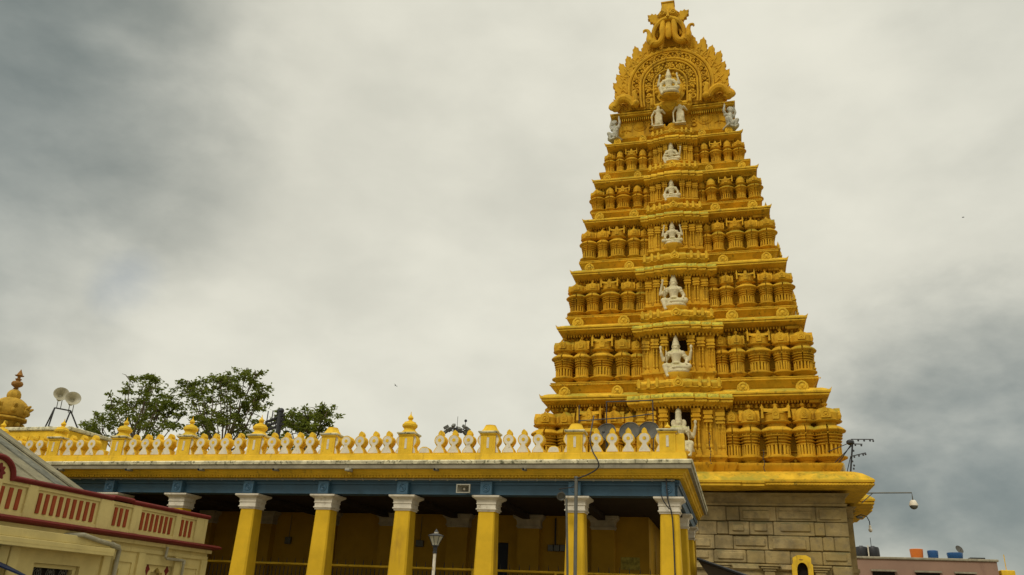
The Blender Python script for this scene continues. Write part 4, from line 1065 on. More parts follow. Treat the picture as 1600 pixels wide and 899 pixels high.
# satellite dishes on the roof
DG = 'satellite dishes behind the parapet'
for i, (x, y, z, R_, lab) in enumerate(((-3.70,24.6,6.90,.29,'round grey dish behind the parapet, leftmost of three'), (-2.99,24.6,6.91,.31,'round grey dish behind the parapet, middle of three'), (-2.42,24.6,6.92,.31,'round grey dish behind the parapet, closest to the lowest statue'))):
    d_ = thing('satellite_dish', lab, 'dish', (x, y, 5.56), DG)
    g = G(); n_ = 7
    prof = [(.16*(q/n_)**2*R_*1.6, R_*q/n_+.002) for q in range(n_+1)]
    prof += [(z_-.02, r__) for z_, r__ in prof[::-1]]
    g.lathe(prof, 1, 1, (0,0,0), 26); g.ring((0,0,.16*R_*1.6), R_, .016, 'z', n=28, k=5)
    g.xf(Matrix.Translation((x,y,z)) @ Matrix.Rotation(radians(-18+4*i), 4, 'Y') @ Matrix.Rotation(radians(68), 4, 'X')); obj('reflector', g, DISH, d_)
    g = G(); g.tube([(x,y+.05,5.57),(x,y+.05,z-.05)], .04, 8); g.tube([(x-.3,y+.2,5.57),(x,y+.05,6.4)], .025, 6); g.tube([(x+.3,y+.2,5.57),(x,y+.05,6.4)], .025, 6); obj('mast', g, DARKM, d_)
    g = G(); g.tube([(x,y-.05,z-R_*.8),(x-.05,y-.6,z-.25),(x-.04,y-.55,z-.1)], .014, 6); g.tube([(x-.04,y-.55,z-.1),(x-.02,y-.40,z-.04)], .035, 8); obj('feed_arm', g, DARKM, d_)
pf = thing('pole_frame', 'thin black pipe frame standing over the grey dishes', 'frame', (-3.3, 26.0, 5.56))
for x, z1 in ((-4.83,8.15),(-3.92,8.22),(-2.41,8.26)):
    g = G(); g.tube([(x,26,5.57),(x,26,z1)], .018, 6); obj('upright', g, DARKM, pf)
g = G(); g.tube([(-3.94,26,8.24),(-2.40,26,8.26)], .018, 6); g.tube([(-4.85,26,7.62),(-3.3,26,7.70),(-2.39,26,7.82)], .018, 6); obj('crossbar', g, DARKM, pf)

# lamp post in front of the hall
lp = thing('lamp_post', 'white lamp post with a tapering glass lantern in front of the hall', 'lamp post', (-6.6, 18, 0))
g = G(); g.lathe([(0,.12),(.08,.12),(.1,.07),(.6,.065),(.62,.045),(2.30,.036),(2.80,.034)], 1, 1, (-6.6,18,0), 12); obj('pole', g, WHITE, lp)
g = G(); g.lathe([(2.80,.05),(2.84,.05),(2.845,.042),(2.95,.055),(2.96,.08),(2.975,.08)], 1, 1, (-6.6,18,0), 12); obj('collar', g, DARKM, lp)
g = G(); g.lathe([(2.976,.075),(3.02,.085),(3.16,.165),(3.165,.17)], 1, 1, (-6.6,18,0), 8); obj('lantern_glass', g, GLASS, lp, smooth=0)
g = G()
for i in range(8): a = 2*pi*i/8; g.tube([(-6.6+.078*cos(a),18+.078*sin(a),2.976),(-6.6+.172*cos(a),18+.172*sin(a),3.165)], .006, 5)
g.lathe([(3.166,.185),(3.18,.19),(3.20,.15),(3.225,.075),(3.23,.06)], 1, 1, (-6.6,18,0), 12); g.lathe([(3.265,.06),(3.275,.045),(3.29,.03),(3.33,.012)], 1, 1, (-6.6,18,0), 12)
lr = obj('lantern_roof', g, DARKM, lp)
g = G(); g.lathe([(3.231,.05),(3.264,.05)], 1, 1, (-6.6,18,0), 12); obj('band', g, WHITE, lr)

# ================================================================== CREAM BUILDING (left)
BX = -14.0; BY0, BY1 = 6.0, 20.25
cb = thing('cream_building', 'low cream building with red trim, red bar pattern and sloping grey roof at lower left', 'building', (BX-4, 14, 0))
g = G()
# wall with openings: window and niche stay open
def wall_x(g, y0, y1, z0, z1, t=.3, m=0): g.box(BX-t, BX, y0, y1, z0, z1, m)
wall_x(g, BY0, 14.42, 0, 2.87); wall_x(g, 14.42, 15.70, 2.17, 2.87); wall_x(g, 14.42, 15.70, 0, .9); wall_x(g, 15.70, 17.86, 0, 2.87)
wall_x(g, 17.86, 18.86, 2.36, 2.87); wall_x(g, 17.86, 18.86, 0, .9); wall_x(g, 18.86, BY1, 0, 2.87)
g.box(BX-8.5, BX-.302, BY1-.3, BY1, 0, 2.87)
# pilaster strips and panel frames on the wall
for y in (13.55, 13.82, 16.42, 17.58, 18.98, 20.1): g.bbox(BX-.02, BX+.07, y-.12, y+.12, 0, 2.60, 0, .01)
g.bbox(BX-.02, BX+.04, BY0, BY1, 2.60, 2.70, 0, .01); g.box(BX-.02, BX+.09, BY0, BY1+.06, 2.78, 2.868)
for a, b in ((16.70, 17.34), (19.25, 19.90)):
    for q in ((a,b,2.36,2.40),(a,b,.6,.64),(a,a+.04,.64,2.36),(b-.04,b,.64,2.36)): g.box(BX-.005, BX+.03, *q)
    g.box(BX-.004, BX+.025, a+.2, b-.2, 1.2, 2.2)
obj('wall', g, CREAM, cb, smooth=0)
g = G(); g.bbox(BX-.02, BX+.34, 10.6, 16.28, 2.43, 2.595, 0, .01); g.box(BX, BX+.345, 10.6, 16.285, 2.50, 2.51); g.bbox(BX-.01, BX+.26, 10.6, 16.20, 2.601, 2.775, 0, .01); obj('fascia_board', g, CREAM, cb, smooth=0)
# niche with cusped arch
g = G(); g.box(BX-.28, BX-.24, 17.87, 18.85, .9, 2.36)
arch_pts = [(17.90,.95),(17.90,1.9)]
cu = [(17.98,2.02),(18.02,2.12),(18.10,2.11),(18.15,2.20),(18.23,2.19),(18.29,2.27),(18.36,2.31),(18.43,2.27),(18.49,2.19),(18.57,2.20),(18.62,2.11),(18.70,2.12),(18.74,2.02)]
top_ = [(17.865,2.355)]+[(17.865,1.9)]+[(17.93,1.9)]+cu+[(18.79,1.9),(18.855,1.9),(18.855,2.355)]
g.prism(top_[::-1], BX-.15, BX-.05, 'x'); obj('niche', g, CREAM, cb, smooth=0)
for y in (17.98, 18.72):
    g = G(); P = []
    for i in range(16):
        a = 2*pi*i/16; r_ = (1+.10*cos(12*a))/(abs(cos(a))+abs(sin(a))); P.append((y+.08*r_*cos(a), 2.25+.13*r_*sin(a)))
    g.prism(P, BX-.06, BX-.035, 'x'); obj('red_flower', g, RED, cb)
# cornices and copings
def coping(g, y0, y1, z, d, h_): g.loft([(BX-.32,y0,0,0),(BX,y0,1,0),(BX,y1,1,1),(BX-.32,y1,0,1)], [(z,d*.35),(z+h_*.3,d*.9),(z+h_*.6,d),(z+h_*.92,d*.8),(z+h_,d*.55)], 0)
g = G(); coping(g, BY0, BY1, 2.87, .26, .13); c1 = obj('lower_cornice', g, RED, cb)
g = G(); g.box(BX-.3, BX-.02, BY0, 19.94, 3.0, 3.66)
for a, b in ((12.50,13.12),(13.78,14.04),(15.86,16.30),(16.98,17.28),(18.63,18.84),(19.50,19.99)): g.bbox(BX-.1, BX+.035, a, b, 3.001, 3.659, 0, .015)
g.box(BX-.05, BX+.012, BY0, 19.97, 3.001, 3.08); g.box(BX-.05, BX+.012, BY0, 19.97, 3.585, 3.655)
hump = [(12.48,3.62)]+[(12.90+.42*cos(a), 3.64+.41*sin(a)) for a in [pi-pi*i/16 for i in range(17)]]+[(13.32,3.62)]
g.prism(hump, BX-.26, BX-.0, 'x'); pw_ = obj('parapet', g, CREAM, cb, smooth=20)
g = G()
ys = [BY0, 10, 12.22]; 
pts = [(y_, 3.70) for y_ in (BY0, 12.42)]+[(12.90+.42*cos(a), 3.68+.38*sin(a)) for a in [pi-pi*i/16 for i in range(17)]]+[(13.38,3.70),(16.2,3.70),(16.22,3.73),(16.9,3.73),(16.92,3.70),(20.02,3.70)]
vs = []; fs = []
sec = [(-.33,-.045),(.04,-.045),(.08,0),(.08,.03),(.05,.06),(-.33,.06)]
for i, (y_, z_) in enumerate(pts):
    a = pts[max(i-1,0)]; b = pts[min(i+1,len(pts)-1)]; tv = Vector((b[0]-a[0], b[1]-a[1])).normalized(); nv = Vector((-tv.y, tv.x))
    if nv.y < 0 and abs(tv.y) < .5: nv = -nv
    vs += [(BX+dx, y_+nv.x*dz, z_+nv.y*dz) for dx, dz in sec]
for i in range(len(pts)-1):
    for q in range(6): fs.append((i*6+q, i*6+(q+1) % 6, (i+1)*6+(q+1) % 6, (i+1)*6+q))
fs += [tuple(range(6)), tuple((len(pts)-1)*6+q for q in range(6))]
g.add(vs, fs); obj('coping', g, RED, pw_)
g = G(); P = [(12.93+.17*(1+.14*cos(10*a))*cos(a), 3.77+.17*(1+.14*cos(10*a))*sin(a)) for a in [2*pi*i/60 for i in range(60)]]
g.prism(P, BX-.005, BX+.03, 'x'); g.ring((BX+.03,12.93,3.77), .07, .02, 'x', n=16, k=5); obj('flower_medallion', g, RED, cb)
bars = [13.18, 13.40, 13.61]+[14.16+.193*i for i in range(9)]+[16.44,16.62,16.81]+[17.39+.18*i for i in range(7)]+[18.95,19.13,19.32]
for y in bars:
    g = G(); g.bbox(BX-.03, BX+.006, y-.045, y+.045, 3.12, 3.53, 0, .004); obj('red_bar', g, BARR, pw_)
# window with grille
wn = obj('window', G().box(BX-.26, BX-.22, 14.43, 15.69, .9, 2.17), DARKGAP, cb)
g = G()
for q in ((14.43,14.52,.9,2.165),(15.60,15.69,.9,2.165),(14.52,15.60,2.09,2.165)): g.box(BX-.20, BX-.08, *q)
obj('window_frame', g, CREAM, wn, smooth=0)
g = G()
for i in range(3):
    y = 14.70+.36*i
    for zc in (1.98, 1.55, 1.1):
        g.ring((BX-.15,y,zc), .11, .009, 'x', n=18, k=5); g.ring((BX-.15,y,zc), .06, .008, 'x', n=14, k=5)
        g.tube([(BX-.15,y,zc-.2),(BX-.15,y,zc+.2)], .008, 5)
        g.tube([(BX-.15,y+.02,zc+.02),(BX-.15,y+.18,zc+.2)], .008, 5); g.tube([(BX-.15,y+.34,zc+.02),(BX-.15,y+.18,zc+.2)], .008, 5)
obj('grille', g, GREYM, wn)
# pipes
g = G(); g.tube([(BX+.02,14.9,2.76),(BX+.30,15.25,2.80),(BX+.30,15.8,2.72),(BX+.24,16.45,2.66),(BX+.16,16.62,2.60),(BX+.14,16.64,2.40),(BX+.14,16.64,0)], .05, 10); g.tube([(BX+.26,16.2,2.69),(BX+.22,16.5,2.645)], .062, 10); obj('drain_pipe', g, PIPE, cb)
g = G(); g.tube([(BX+.12,18.38,2.80),(BX+.12,18.36,2.56),(BX+.12,18.42,2.53),(BX+.12,19.10,2.53),(BX+.12,19.13,2.48),(BX+.12,19.13,0)], .035, 8); g.tube([(BX+.12,19.13,2.54),(BX+.12,19.13,2.44)], .045, 8); obj('drain_pipe', g, PIPE, cb)
# roof: long slope with seams along the far verge
g = G()
def slab(y0, y1, xa, xb, za, zb, t_, lift=0, m=0):
    g.add([(xa,y0,za+lift),(xb,y0,zb+lift),(xb,y1,zb+lift),(xa,y1,za+lift),(xa,y0,za-t_+lift),(xb,y0,zb-t_+lift),(xb,y1,zb-t_+lift),(xa,y1,za-t_+lift)],
        [(0,1,2,3),(7,6,5,4),(0,4,5,1),(1,5,6,2),(2,6,7,3),(3,7,4,0)], m)
slab(BY0, 19.5, -14.6, -22.4, 2.66, 6.60, .12)
slab(19.12, 19.46, -14.62, -22.4, 2.72, 6.66, .05, .02); slab(17.9, 18.08, -14.62, -22.4, 2.71, 6.65, .05, 0)
slab(18.55, 18.93, -16.8, -22.4, 3.79, 6.63, .04, .01, 1)
slab(BY0, 19.5, -22.401, -30, 6.60, 2.7, .12)
rf = obj('roof', g, [ROOFM, ROOFD], cb, smooth=0)
g = G(); g.tube([(-22.4, BY0, 6.66),(-22.4, 19.5, 6.66)], .10, 8); obj('ridge', g, ROOFM, rf)
g = G(); g.add([(-14.9,19.3,0),(-22.4,19.3,0),(-29.7,19.3,0),(-29.7,19.3,2.65),(-22.4,19.3,6.4),(-14.9,19.3,2.6)], [(0,1,4,5),(1,2,3,4)]); obj('gable_wall', g, CREAM, cb, smooth=0)
# short red ledge and tarpaulin at the frame's left edge
g = G(); pts = [(-13.3,12.6,2.08),(-12.4,13.1,1.62)]
g.add([(-13.95,11.6,2.62),(-13.95,13.72,2.08),(-13.1,13.72,1.80),(-13.1,11.6,2.3),(-13.95,11.6,2.59),(-13.95,13.72,2.05),(-13.1,13.72,1.77),(-13.1,11.6,2.27)], [(0,1,2,3),(7,6,5,4),(0,4,5,1),(1,5,6,2),(2,6,7,3),(3,7,4,0)])
aw = single('awning', g, NAVY, 'dark navy tarpaulin awning against the cream wall at the lower left corner', 'awning', (-13.4,13.2,2.0), smooth=0)

# ================================================================== ROOFTOP THINGS BEHIND THE HALL (left)
rr_ = thing('rooftop_room', 'pale yellow rooftop block with a thin slab roof behind the parapet', 'rooftop room', (-31.5, 31, 5.5))
g = G(); g.box(-36, -29.1, 30.1, 32.6, 0, 8.5)
for i in range(24): g.box(-33+.16*i, -32.92+.16*i, 30.06, 30.099, 8.1, 8.25)
obj('wall', g, PARA, rr_, smooth=0)
g = G(); g.bbox(-36, -28.97, 30.0, 32.75, 8.52, 8.68, 0, .03); obj('roof_slab', g, LIP, rr_)
ds = thing('domed_shrine', 'yellow domed shrine tower with a bulbous finial at the left edge', 'shrine', (-37.2, 35, 0))
DC = (-38.15, 35.0)
g = G(); ang = [(2*pi*i/32, 1+(.05 if i % 4 == 2 else -.02)) for i in range(32)]
g.loft(rect(DC[0]-.85, DC[0]+.85, DC[1]-.85, DC[1]+.85), [(0,.1),(8.9,.1),(8.95,.3),(9.1,.3),(9.15,.0),(9.2,0)], 0)
g.lathe([(9.2,.72),(9.25,.82),(9.5,.85),(9.55,1.1),(9.68,1.14),(9.74,.82),(9.9,.80),(10.15,.84),(10.2,1.05),(10.27,1.18),(10.36,1.16),(10.42,.85)], .82, .82, (DC[0],DC[1],0), 32, 0, ang)
for i in range(8): a = 2*pi*i/8; g.ball((DC[0]+.75*cos(a),DC[1]+.75*sin(a),9.98), .15, n=7)
DOMEM = mat('dome_mustard_paint', (.44, .265, .035), .8, .2, 2, stain=(.16, .10, .02), stain_amt=.7, moss=(.2, .19, .03), bump=.3, bscale=9)
obj('shaft', g, DOMEM, ds)
g = G()
g.lathe([(10.38,.80),(10.45,.98),(10.6,1.08),(10.8,1.10),(11.0,1.04),(11.2,.90),(11.36,.66),(11.45,.48),(11.46,.40),(11.58,.44),(11.72,.42),(11.86,.32),(11.95,.18)], .82, .82, (DC[0],DC[1],0), 32, 0, ang)
for i in range(8):
    a = 2*pi*i/8+.25; ca, sa = cos(a), sin(a)
    g.ball((DC[0]+.86*ca,DC[1]+.86*sa,10.72), .17, n=8); g.ball((DC[0]+.82*ca,DC[1]+.82*sa,11.0), .13, n=8)
    g.tube([(DC[0]+.85*ca,DC[1]+.85*sa,10.85),(DC[0]+1.02*ca,DC[1]+1.02*sa,10.98),(DC[0]+1.12*ca,DC[1]+1.12*sa,11.05)], [.11,.09,.05], 7)
obj('dome', g, DOMEM, ds)
g = G(); g.lathe([(11.93,.18),(11.98,.08),(12.02,.16),(12.06,.08),(12.12,.18),(12.2,.28),(12.30,.30),(12.40,.25),(12.46,.1),(12.52,.15),(12.56,.17),(12.6,.08),(12.70,.08),(12.73,.2),(12.76,.24),(12.79,.15),(12.86,.13),(13.0,.06),(13.12,.01)], 1, 1, (DC[0],DC[1],0), 18); obj('finial', g, SPECS, ds)
hs = thing('loudspeaker_frame', 'two round horn loudspeakers on a black braced metal frame on the rooftop', 'loudspeakers', (-31.5, 32, 8.6))
g = G()
A, B, C_, D = (-31.97,31.8,10.03), (-30.98,31.8,9.86), (-32.1,31.8,8.69), (-31.2,31.8,8.69)
for a, b in ((A,B),(A,C_),(B,D),(A,(-33.0,32.4,8.69)),(B,(-30.55,32.4,8.69)),((-32.05,31.8,9.1),(-30.72,32.1,8.95))): g.tube([a,b], .035, 6)
fr_ = obj('frame', g, DARKM, hs)
for x, z in ((-31.70,10.62), (-30.94,10.38)):
    g = G(); g.lathe([(-.42,.10),(-.40,.12),(-.22,.12),(-.20,.08),(-.10,.10),(.05,.20),(.15,.34),(.17,.36),(.165,.33),(.04,.16),(-.08,.07)], 1, 1, (0,0,0), 20)
    g.xf(Matrix.Translation((x,31.7,z)) @ Vector((.72,-.62,.30)).to_track_quat('Z','Y').to_matrix().to_4x4()); h_ = obj('horn', g, PIPE, hs)
    g = G()
    for dx in (-.14, .1): g.tube([(x+dx,31.75,z-.1),(x+dx-.02,31.8,z-.62)], .018, 6)
    obj('bracket', g, GREYM, hs)

# black post with three arms
bp_ = thing('black_post', 'black metal post with ball top and three slatted arms among the trees', 'post', (-24.6, 40, 0))
S40 = 40/26
pc_ = Vector((-15.93*S40, 40, 0)); zof = lambda z: 1.6+(z-1.6)*S40
g = G(); g.tube([pc_, pc_+Vector((0,0,zof(8.10)))], .14, 10); g.ball((pc_.x,pc_.y,zof(8.17)), .17, n=12); obj('pole', g, DARKM, bp_)
for dz in (8.0, 7.83, 7.66):
    z = zof(dz)
    g = G(); g.add([], []); e = pc_+Vector((-1.05,.3,0)); s0 = pc_+Vector((.30,-.1,.02))
    g.tube([(s0.x,s0.y,z),(e.x,e.y,z-.30)], .075, 6); obj('arm', g, DARKM, bp_)
g = G()
for q in (.25,.6,.95): g.tube([tuple(pc_+Vector((-1.05*q,.3*q,zof(7.5)))), tuple(pc_+Vector((-1.05*q,.3*q,zof(8.22))))], .03, 6)
obj('rods', g, DARKM, bp_)
# high mast far away
hm = thing('high_mast_light', 'distant high mast with a ring of floodlights above the parapet', 'mast', (-52.3, 150, 0))
g = G(); g.lathe([(0,.6),(20,.42),(35.2,.25),(35.6,.2)], 1, 1, (-52.3,150,0), 10); g.tube([(-52.3,150,35.6),(-52.3,150,37.6)], .05, 5); obj('pole', g, GREYM, hm)
g = G(); g.ring((-52.3,150,34.9), 1.5, .10, 'z', n=16, k=6)
for i in range(4): a = pi/4+pi/2*i; g.tube([(-52.3,150,34.9),(-52.3+1.5*cos(a),150+1.5*sin(a),34.9)], .08, 5)
g.box(-52.9,-51.7,149.6,150.4,34.4,35.3); g.tube([(-50.6,150,35.2),(-50.6,150,36.6)], .06, 5); g.ball((-50.6,150,36.7), .3, n=8); obj('ring_frame', g, DARKM, hm)
for i in range(12):
    a = 2*pi*i/12; x, y = -52.3+2.2*cos(a), 150+2.2*sin(a)
    g = G(); g.bbox(-.5,.5,-.3,.3,-.28,.28,0,.05); g.xf(Matrix.Translation((x,y,34.9+(.35 if i % 2 else -.25))) @ Matrix.Rotation(a, 4, 'Z') @ Matrix.Rotation(.6, 4, 'Y')); g.tube([(x,y,34.9),(-52.3+1.4*cos(a),150+1.4*sin(a),34.9)], .07, 5); obj('floodlight', g, GREYM, hm)

# ================================================================== TREES
def tree(label, base, clumps, seed, leaf=.38):
    rng = random.Random(seed)
    t_ = thing('leafy_tree', label, 'tree', base, 'trees behind the hall')
    bx, by, bz = base
    g = G(); fork = Vector((bx, by, clumps[0][2]-4.5))
    g.tube([(bx,by,0),(bx+.2,by,fork.z*.5),tuple(fork)], [.45,.34,.2], 9)
    gl = G()
    for cx, cy, cz, r_, n_ in clumps:
        c = Vector((cx, by+cy, cz))
        mid = fork.lerp(c, .5)+Vector((rng.uniform(-.5,.5), rng.uniform(-.5,.5), -.5))
        g.tube([fork, mid, c+Vector((0,0,.2*r_))], [.11,.06,.02], 6)
        for q in range(3):                                    # twigs with leaves beyond the clump
            d = Vector((rng.gauss(0,1), rng.gauss(0,1), rng.gauss(.4,.8))).normalized()*r_*1.05
            g.tube([c, c+d*.6+Vector((0,0,.15)), c+d], [.05,.03,.012], 5)
        for sub in range(max(5, int(n_/22))):
            d = Vector((rng.gauss(0,.5), rng.gauss(0,.5), rng.gauss(0,.42)))*r_*1.05
            sc = c+d; sr = rng.uniform(.22,.45)*max(.8, r_*.55)
            for q in range(34):
                pq = sc+Vector((rng.gauss(0,.6), rng.gauss(0,.6), rng.gauss(0,.42)))*sr
                L = leaf*rng.uniform(.6,1.15); W_ = L*.42
                u = Vector((rng.gauss(0,1), rng.gauss(0,1), rng.gauss(-.35,.5))).normalized()
                v = u.cross(Vector((rng.gauss(0,1), rng.gauss(0,1), rng.gauss(0,1)))).normalized()
                gl.add([pq, pq+u*L*.5+v*W_*.5, pq+u*L, pq+u*L*.5-v*W_*.5], [(0,1,2,3)])
    obj('trunk', g, BARK, t_)
    me = bpy.data.meshes.new('crown'); base_v = Vector(base)
    me.from_pydata([tuple(Vector(q)-base_v) for q in gl.v], [], gl.f); me.materials.append(LEAF); me.update()
    place('crown', me, t_, base)
def px(x, y, Y=60.0):                                         # point on a vertical plane at depth Y, from the photo's survey
    d = FW+Rr*((x-800)/1261.41)+Ur*((449.5-y)/1261.41); k = Y/d.y
    return d.x*k, 1.6+d.z*k
def clump_list(L):
    out = []
    for x, y, r_, n_, dy in L:
        X, Z = px(x, y); out.append((X, dy, Z, r_, n_))
    return out
T1 = [(208,640,2.0,420,0),(222,600,1.0,130,.5),(240,612,1.0,120,-.6),(203,595,.9,120,0),(232,587,.6,50,.3),(245,596,.5,50,0),(214,620,1.2,150,.7),(185,640,1.5,260,-.8),(165,655,1.3,220,.5),(150,664,1.1,200,-.4),(138,669,.8,110,0),(230,650,1.5,260,.8),(252,645,1.4,260,-.6),(268,640,1.0,150,.2),(262,622,.8,100,0),(272,655,1.2,190,.6),(195,668,2.0,330,1),(240,672,2.0,330,-1),(160,676,1.6,260,0),(276,632,.6,60,0),(190,606,.6,60,.4),(256,632,.7,80,0)]
T2 = [(350,630,2.2,460,0),(335,605,1.3,250,.6),(365,600,1.2,220,-.5),(390,595,1.0,150,.4),(400,588,.6,60,0),(318,612,1.1,190,-.4),(300,605,.9,130,.2),(290,601,.6,70,0),(312,630,1.2,200,.8),(345,650,1.8,330,-1),(320,658,1.5,260,.5),(380,640,1.6,290,.8),(400,630,1.0,150,-.4),(408,608,.6,70,0),(375,618,1.1,190,.2),(395,660,1.5,240,0),(360,672,1.9,310,.6),(315,678,1.6,260,-.5),(334,590,.7,80,0),(352,592,.6,70,.2),(384,583,.5,45,0),(406,618,.6,60,.4),(296,616,.7,80,-.3)]
T3 = [(485,655,1.5,300,0),(496,644,1.1,180,.5),(506,638,.5,50,0),(510,655,.7,90,-.4),(470,660,1.4,260,.6),(455,665,1.2,220,-.5),(440,650,.9,90,.4),(500,664,1.0,160,.2),(480,675,1.8,300,0),(445,678,1.5,240,.5),(428,660,.9,100,.2),(508,668,.6,70,0),(430,682,1.3,200,0)]
for lab, L, bxp, sd in (('loose-crowned green tree behind the parapet, nearest the domed shrine', T1, 212, 11), ('tallest bushy green tree behind the parapet, in the middle of three', T2, 350, 12), ('low green tree beside the black post, rightmost behind the parapet', T3, 480, 13)):
    X, Z = px(bxp, 690); tree(lab, (X, 60.0, 0), clump_list(L), sd)

# ================================================================== RIGHT SIDE
pb = thing('pink_building', 'plain pinkish brown flat-roofed building low at the right', 'building', (17.5, 92, 0))
g = G(); g.box(9.0, 23.7, 90, 104, 0, 8.2)
wins = [(12.6,14.6),(16.5,18.6),(20.0,21.6)]
obj('wall', g, PINK, pb, smooth=0)
g = G(); g.bbox(8.9, 23.85, 89.85, 104.1, 8.2, 8.42, 0, .04); obj('roof_edge', g, FASCIA, pb)
for a, b in wins:
    g = G(); g.box(a, b, 89.94, 89.998, 5.3, 7.0)
    w_ = obj('window', g, DARKGAP, pb)
    g = G(); g.box(a-.15, b+.15, 89.6, 89.93, 7.05, 7.2); obj('sunshade', g, FASCIA, w_)
g = G()
for x0 in (11.9, 12.98): g.lathe([(8.43,.55),(8.6,.60),(9.2,.58),(9.38,.52),(9.45,.2),(9.5,.18)], 1, 1, (x0+.05,91,0), 16)
g.tube([(12.9,91,9.4),(12.9,91,10.3)], .03, 5); g.tube([(12.50,90.4,8.43),(12.50,90.4,9.5)], .06, 6, 1)
single('water_tank', g, [DARKM, WHITE], 'pair of linked black roof tanks on the pink building beside the stone tower', 'tank', (12.5,91,8.42))
g = G(); g.lathe([(8.43,.54),(8.5,.56),(9.0,.60),(9.25,.62),(9.28,.55)], 1, 1, (16.95,90.8,0), 18); single('roof_drum', g, ORANGE, 'orange drum on the roof of the pink building', 'drum', (16.95,90.8,8.42))
g = G(); g.lathe([(8.43,.44),(8.5,.46),(9.05,.50),(9.15,.48),(9.2,.3)], 1, 1, (18.4,90.8,0), 18); single('roof_drum', g, BLUEP, 'small dark blue drum on the pink building roof next to the orange one', 'drum', (18.4,90.8,8.42))
g = G(); g.lathe([(8.43,.62),(8.5,.66),(8.9,.72),(9.0,.7),(9.02,.6)], 1, 1, (20.35,90.8,0), 18); single('roof_drum', g, BLUEP, 'wide low blue tub on the pink building roof under a small dish', 'tub', (20.35,90.8,8.42))
g = G(); g.lathe([(0,.02),(.05,.25),(.12,.42),(.10,.42),(.03,.2),(-.02,.03)], 1, 1, (0,0,0), 16); g.xf(Matrix.Translation((20.95,91.6,9.35)) @ Matrix.Rotation(radians(60), 4, 'X') @ Matrix.Rotation(.5, 4, 'Y')); g.tube([(20.95,91.7,8.43),(20.95,91.65,9.35)], .04, 6); g.tube([(20.95,91.3,9.2),(21.1,90.9,9.5)], .02, 5)
single('small_dish', g, DISH, 'small dish aerial behind the wide blue tub', 'dish', (20.95,91.6,8.42))
g = G(); g.bbox(21.6, 22.9, 90.5, 91.5, 8.43, 8.60, 0, .03); single('roof_panel', g, DARKM, 'low dark panel lying on the far end of the pink building roof', 'panel', (22.2,91,8.42))
for x in (10.35,):
    g = G(); g.lathe([(0,.35),(8.0,.35),(8.1,.2),(8.2,.05)], 1, 1, (10.6,88,0), 12); single('yellow_pillar', g, PARA, 'yellow pillar close against the stone tower corner', 'pillar', (10.6,88,0))
g = G(); g.bbox(24.2, 25.4, 91, 92, 0, 7.55, 0, .05); g.tube([(24.8,91.5,7.55),(24.8,91.5,9.0)], .04, 5); single('yellow_block', g, PARA, 'yellow block with an aerial past the end of the pink building', 'block', (24.8,91.5,0))

dc = thing('dome_camera', 'white dome surveillance camera hanging from a long arm at the eave corner', 'camera', (6.3, 46, 8.2))
g = G(); g.tube([(5.6,46,8.21),(8.75,46,8.25),(8.76,46,7.85)], .035, 8); g.tube([(6.9,46,8.22),(6.3,46,7.7)], .025, 6); obj('arm', g, GREYM, dc)
g = G(); g.lathe([(7.88,.08),(7.84,.14),(7.66,.21),(7.60,.21)][::-1], 1, 1, (8.76,46,0), 16); obj('housing', g, WHITE, dc)
g = G(); g.lathe([(7.42,.05),(7.46,.13),(7.52,.18),(7.598,.20)], 1, 1, (8.76,46,0), 16); obj('dome', g, GREYM, dc)
gl_ = thing('gooseneck_lamp', 'small grey gooseneck lamp under the side eave of the tower', 'lamp', (6.6, 47, 7.2))
g = G(); g.tube([(6.1,47.2,7.15),(6.35,47,7.25),(6.62,47,7.15),(6.72,47,6.9),(6.72,47,6.7)], .025, 6); obj('arm', g, DARKM, gl_)
g = G(); g.bbox(6.12,6.42,46.85,47.1,7.05,7.15,0,.02); obj('reflector', g, GREYM, gl_)
g = G(); g.lathe([(6.36,.03),(6.42,.09),(6.5,.10),(6.56,.06),(6.68,.06),(6.72,.03)], 1, 1, (6.72,47,0), 12); obj('lamp_head', g, WHITE, gl_)
# stand with strings of bulbs on the eave
bs = thing('bulb_stand', 'wiry stand with rows of bulbs at the right corner of the yellow eave', 'light stand', (5.1, 42.0, 8.3))
pl = Vector((5.35, 41.6, 0))
g = G(); g.tube([(5.35,41.6,8.4),(5.62,41.5,10.05)], .04, 6); g.tube([(4.6,41.9,8.6),(5.6,41.5,9.95)], .025, 5); g.tube([(4.5,42.0,9.6),(5.5,41.55,9.95)], .02, 5); g.tube([(4.7,41.9,9.0),(5.55,41.5,9.8)], .02, 5); g.tube([(5.2,41.6,8.5),(5.45,41.5,9.3)], .02, 5); obj('pole', g, DARKM, bs)
g = G()
for a, b in (((5.55,41.5,10.10),(6.5,41.2,10.02)),((5.5,41.5,9.88),(6.0,41.3,9.82)),((5.45,41.5,9.28),(6.1,41.25,9.40))): g.tube([a,b], .025, 5)
g.ball((5.5,41.5,9.95), .16, (1.2,1,.9), 8); obj('arms', g, DARKM, bs)
bulb = G(); bulb.lathe([(-.10,.02),(-.07,.045),(-.03,.04),(0,.02)], 1, 1, (0,0,0), 8); bme = mesh_of('bulb', bulb, [DARKM], 40)
for q in ((5.85,41.4,10.07),(6.1,41.33,10.05),(6.35,41.25,10.03),(6.48,41.2,10.0),(5.7,41.43,9.86),(5.95,41.33,9.82),(5.6,41.45,9.30),(5.8,41.38,9.34),(5.98,41.3,9.37),(6.08,41.26,9.39),(5.55,41.5,8.9),(5.52,41.5,8.75),(5.5,41.5,9.1),(5.6,41.5,9.6)):
    place('bulb', bme, bs, q)
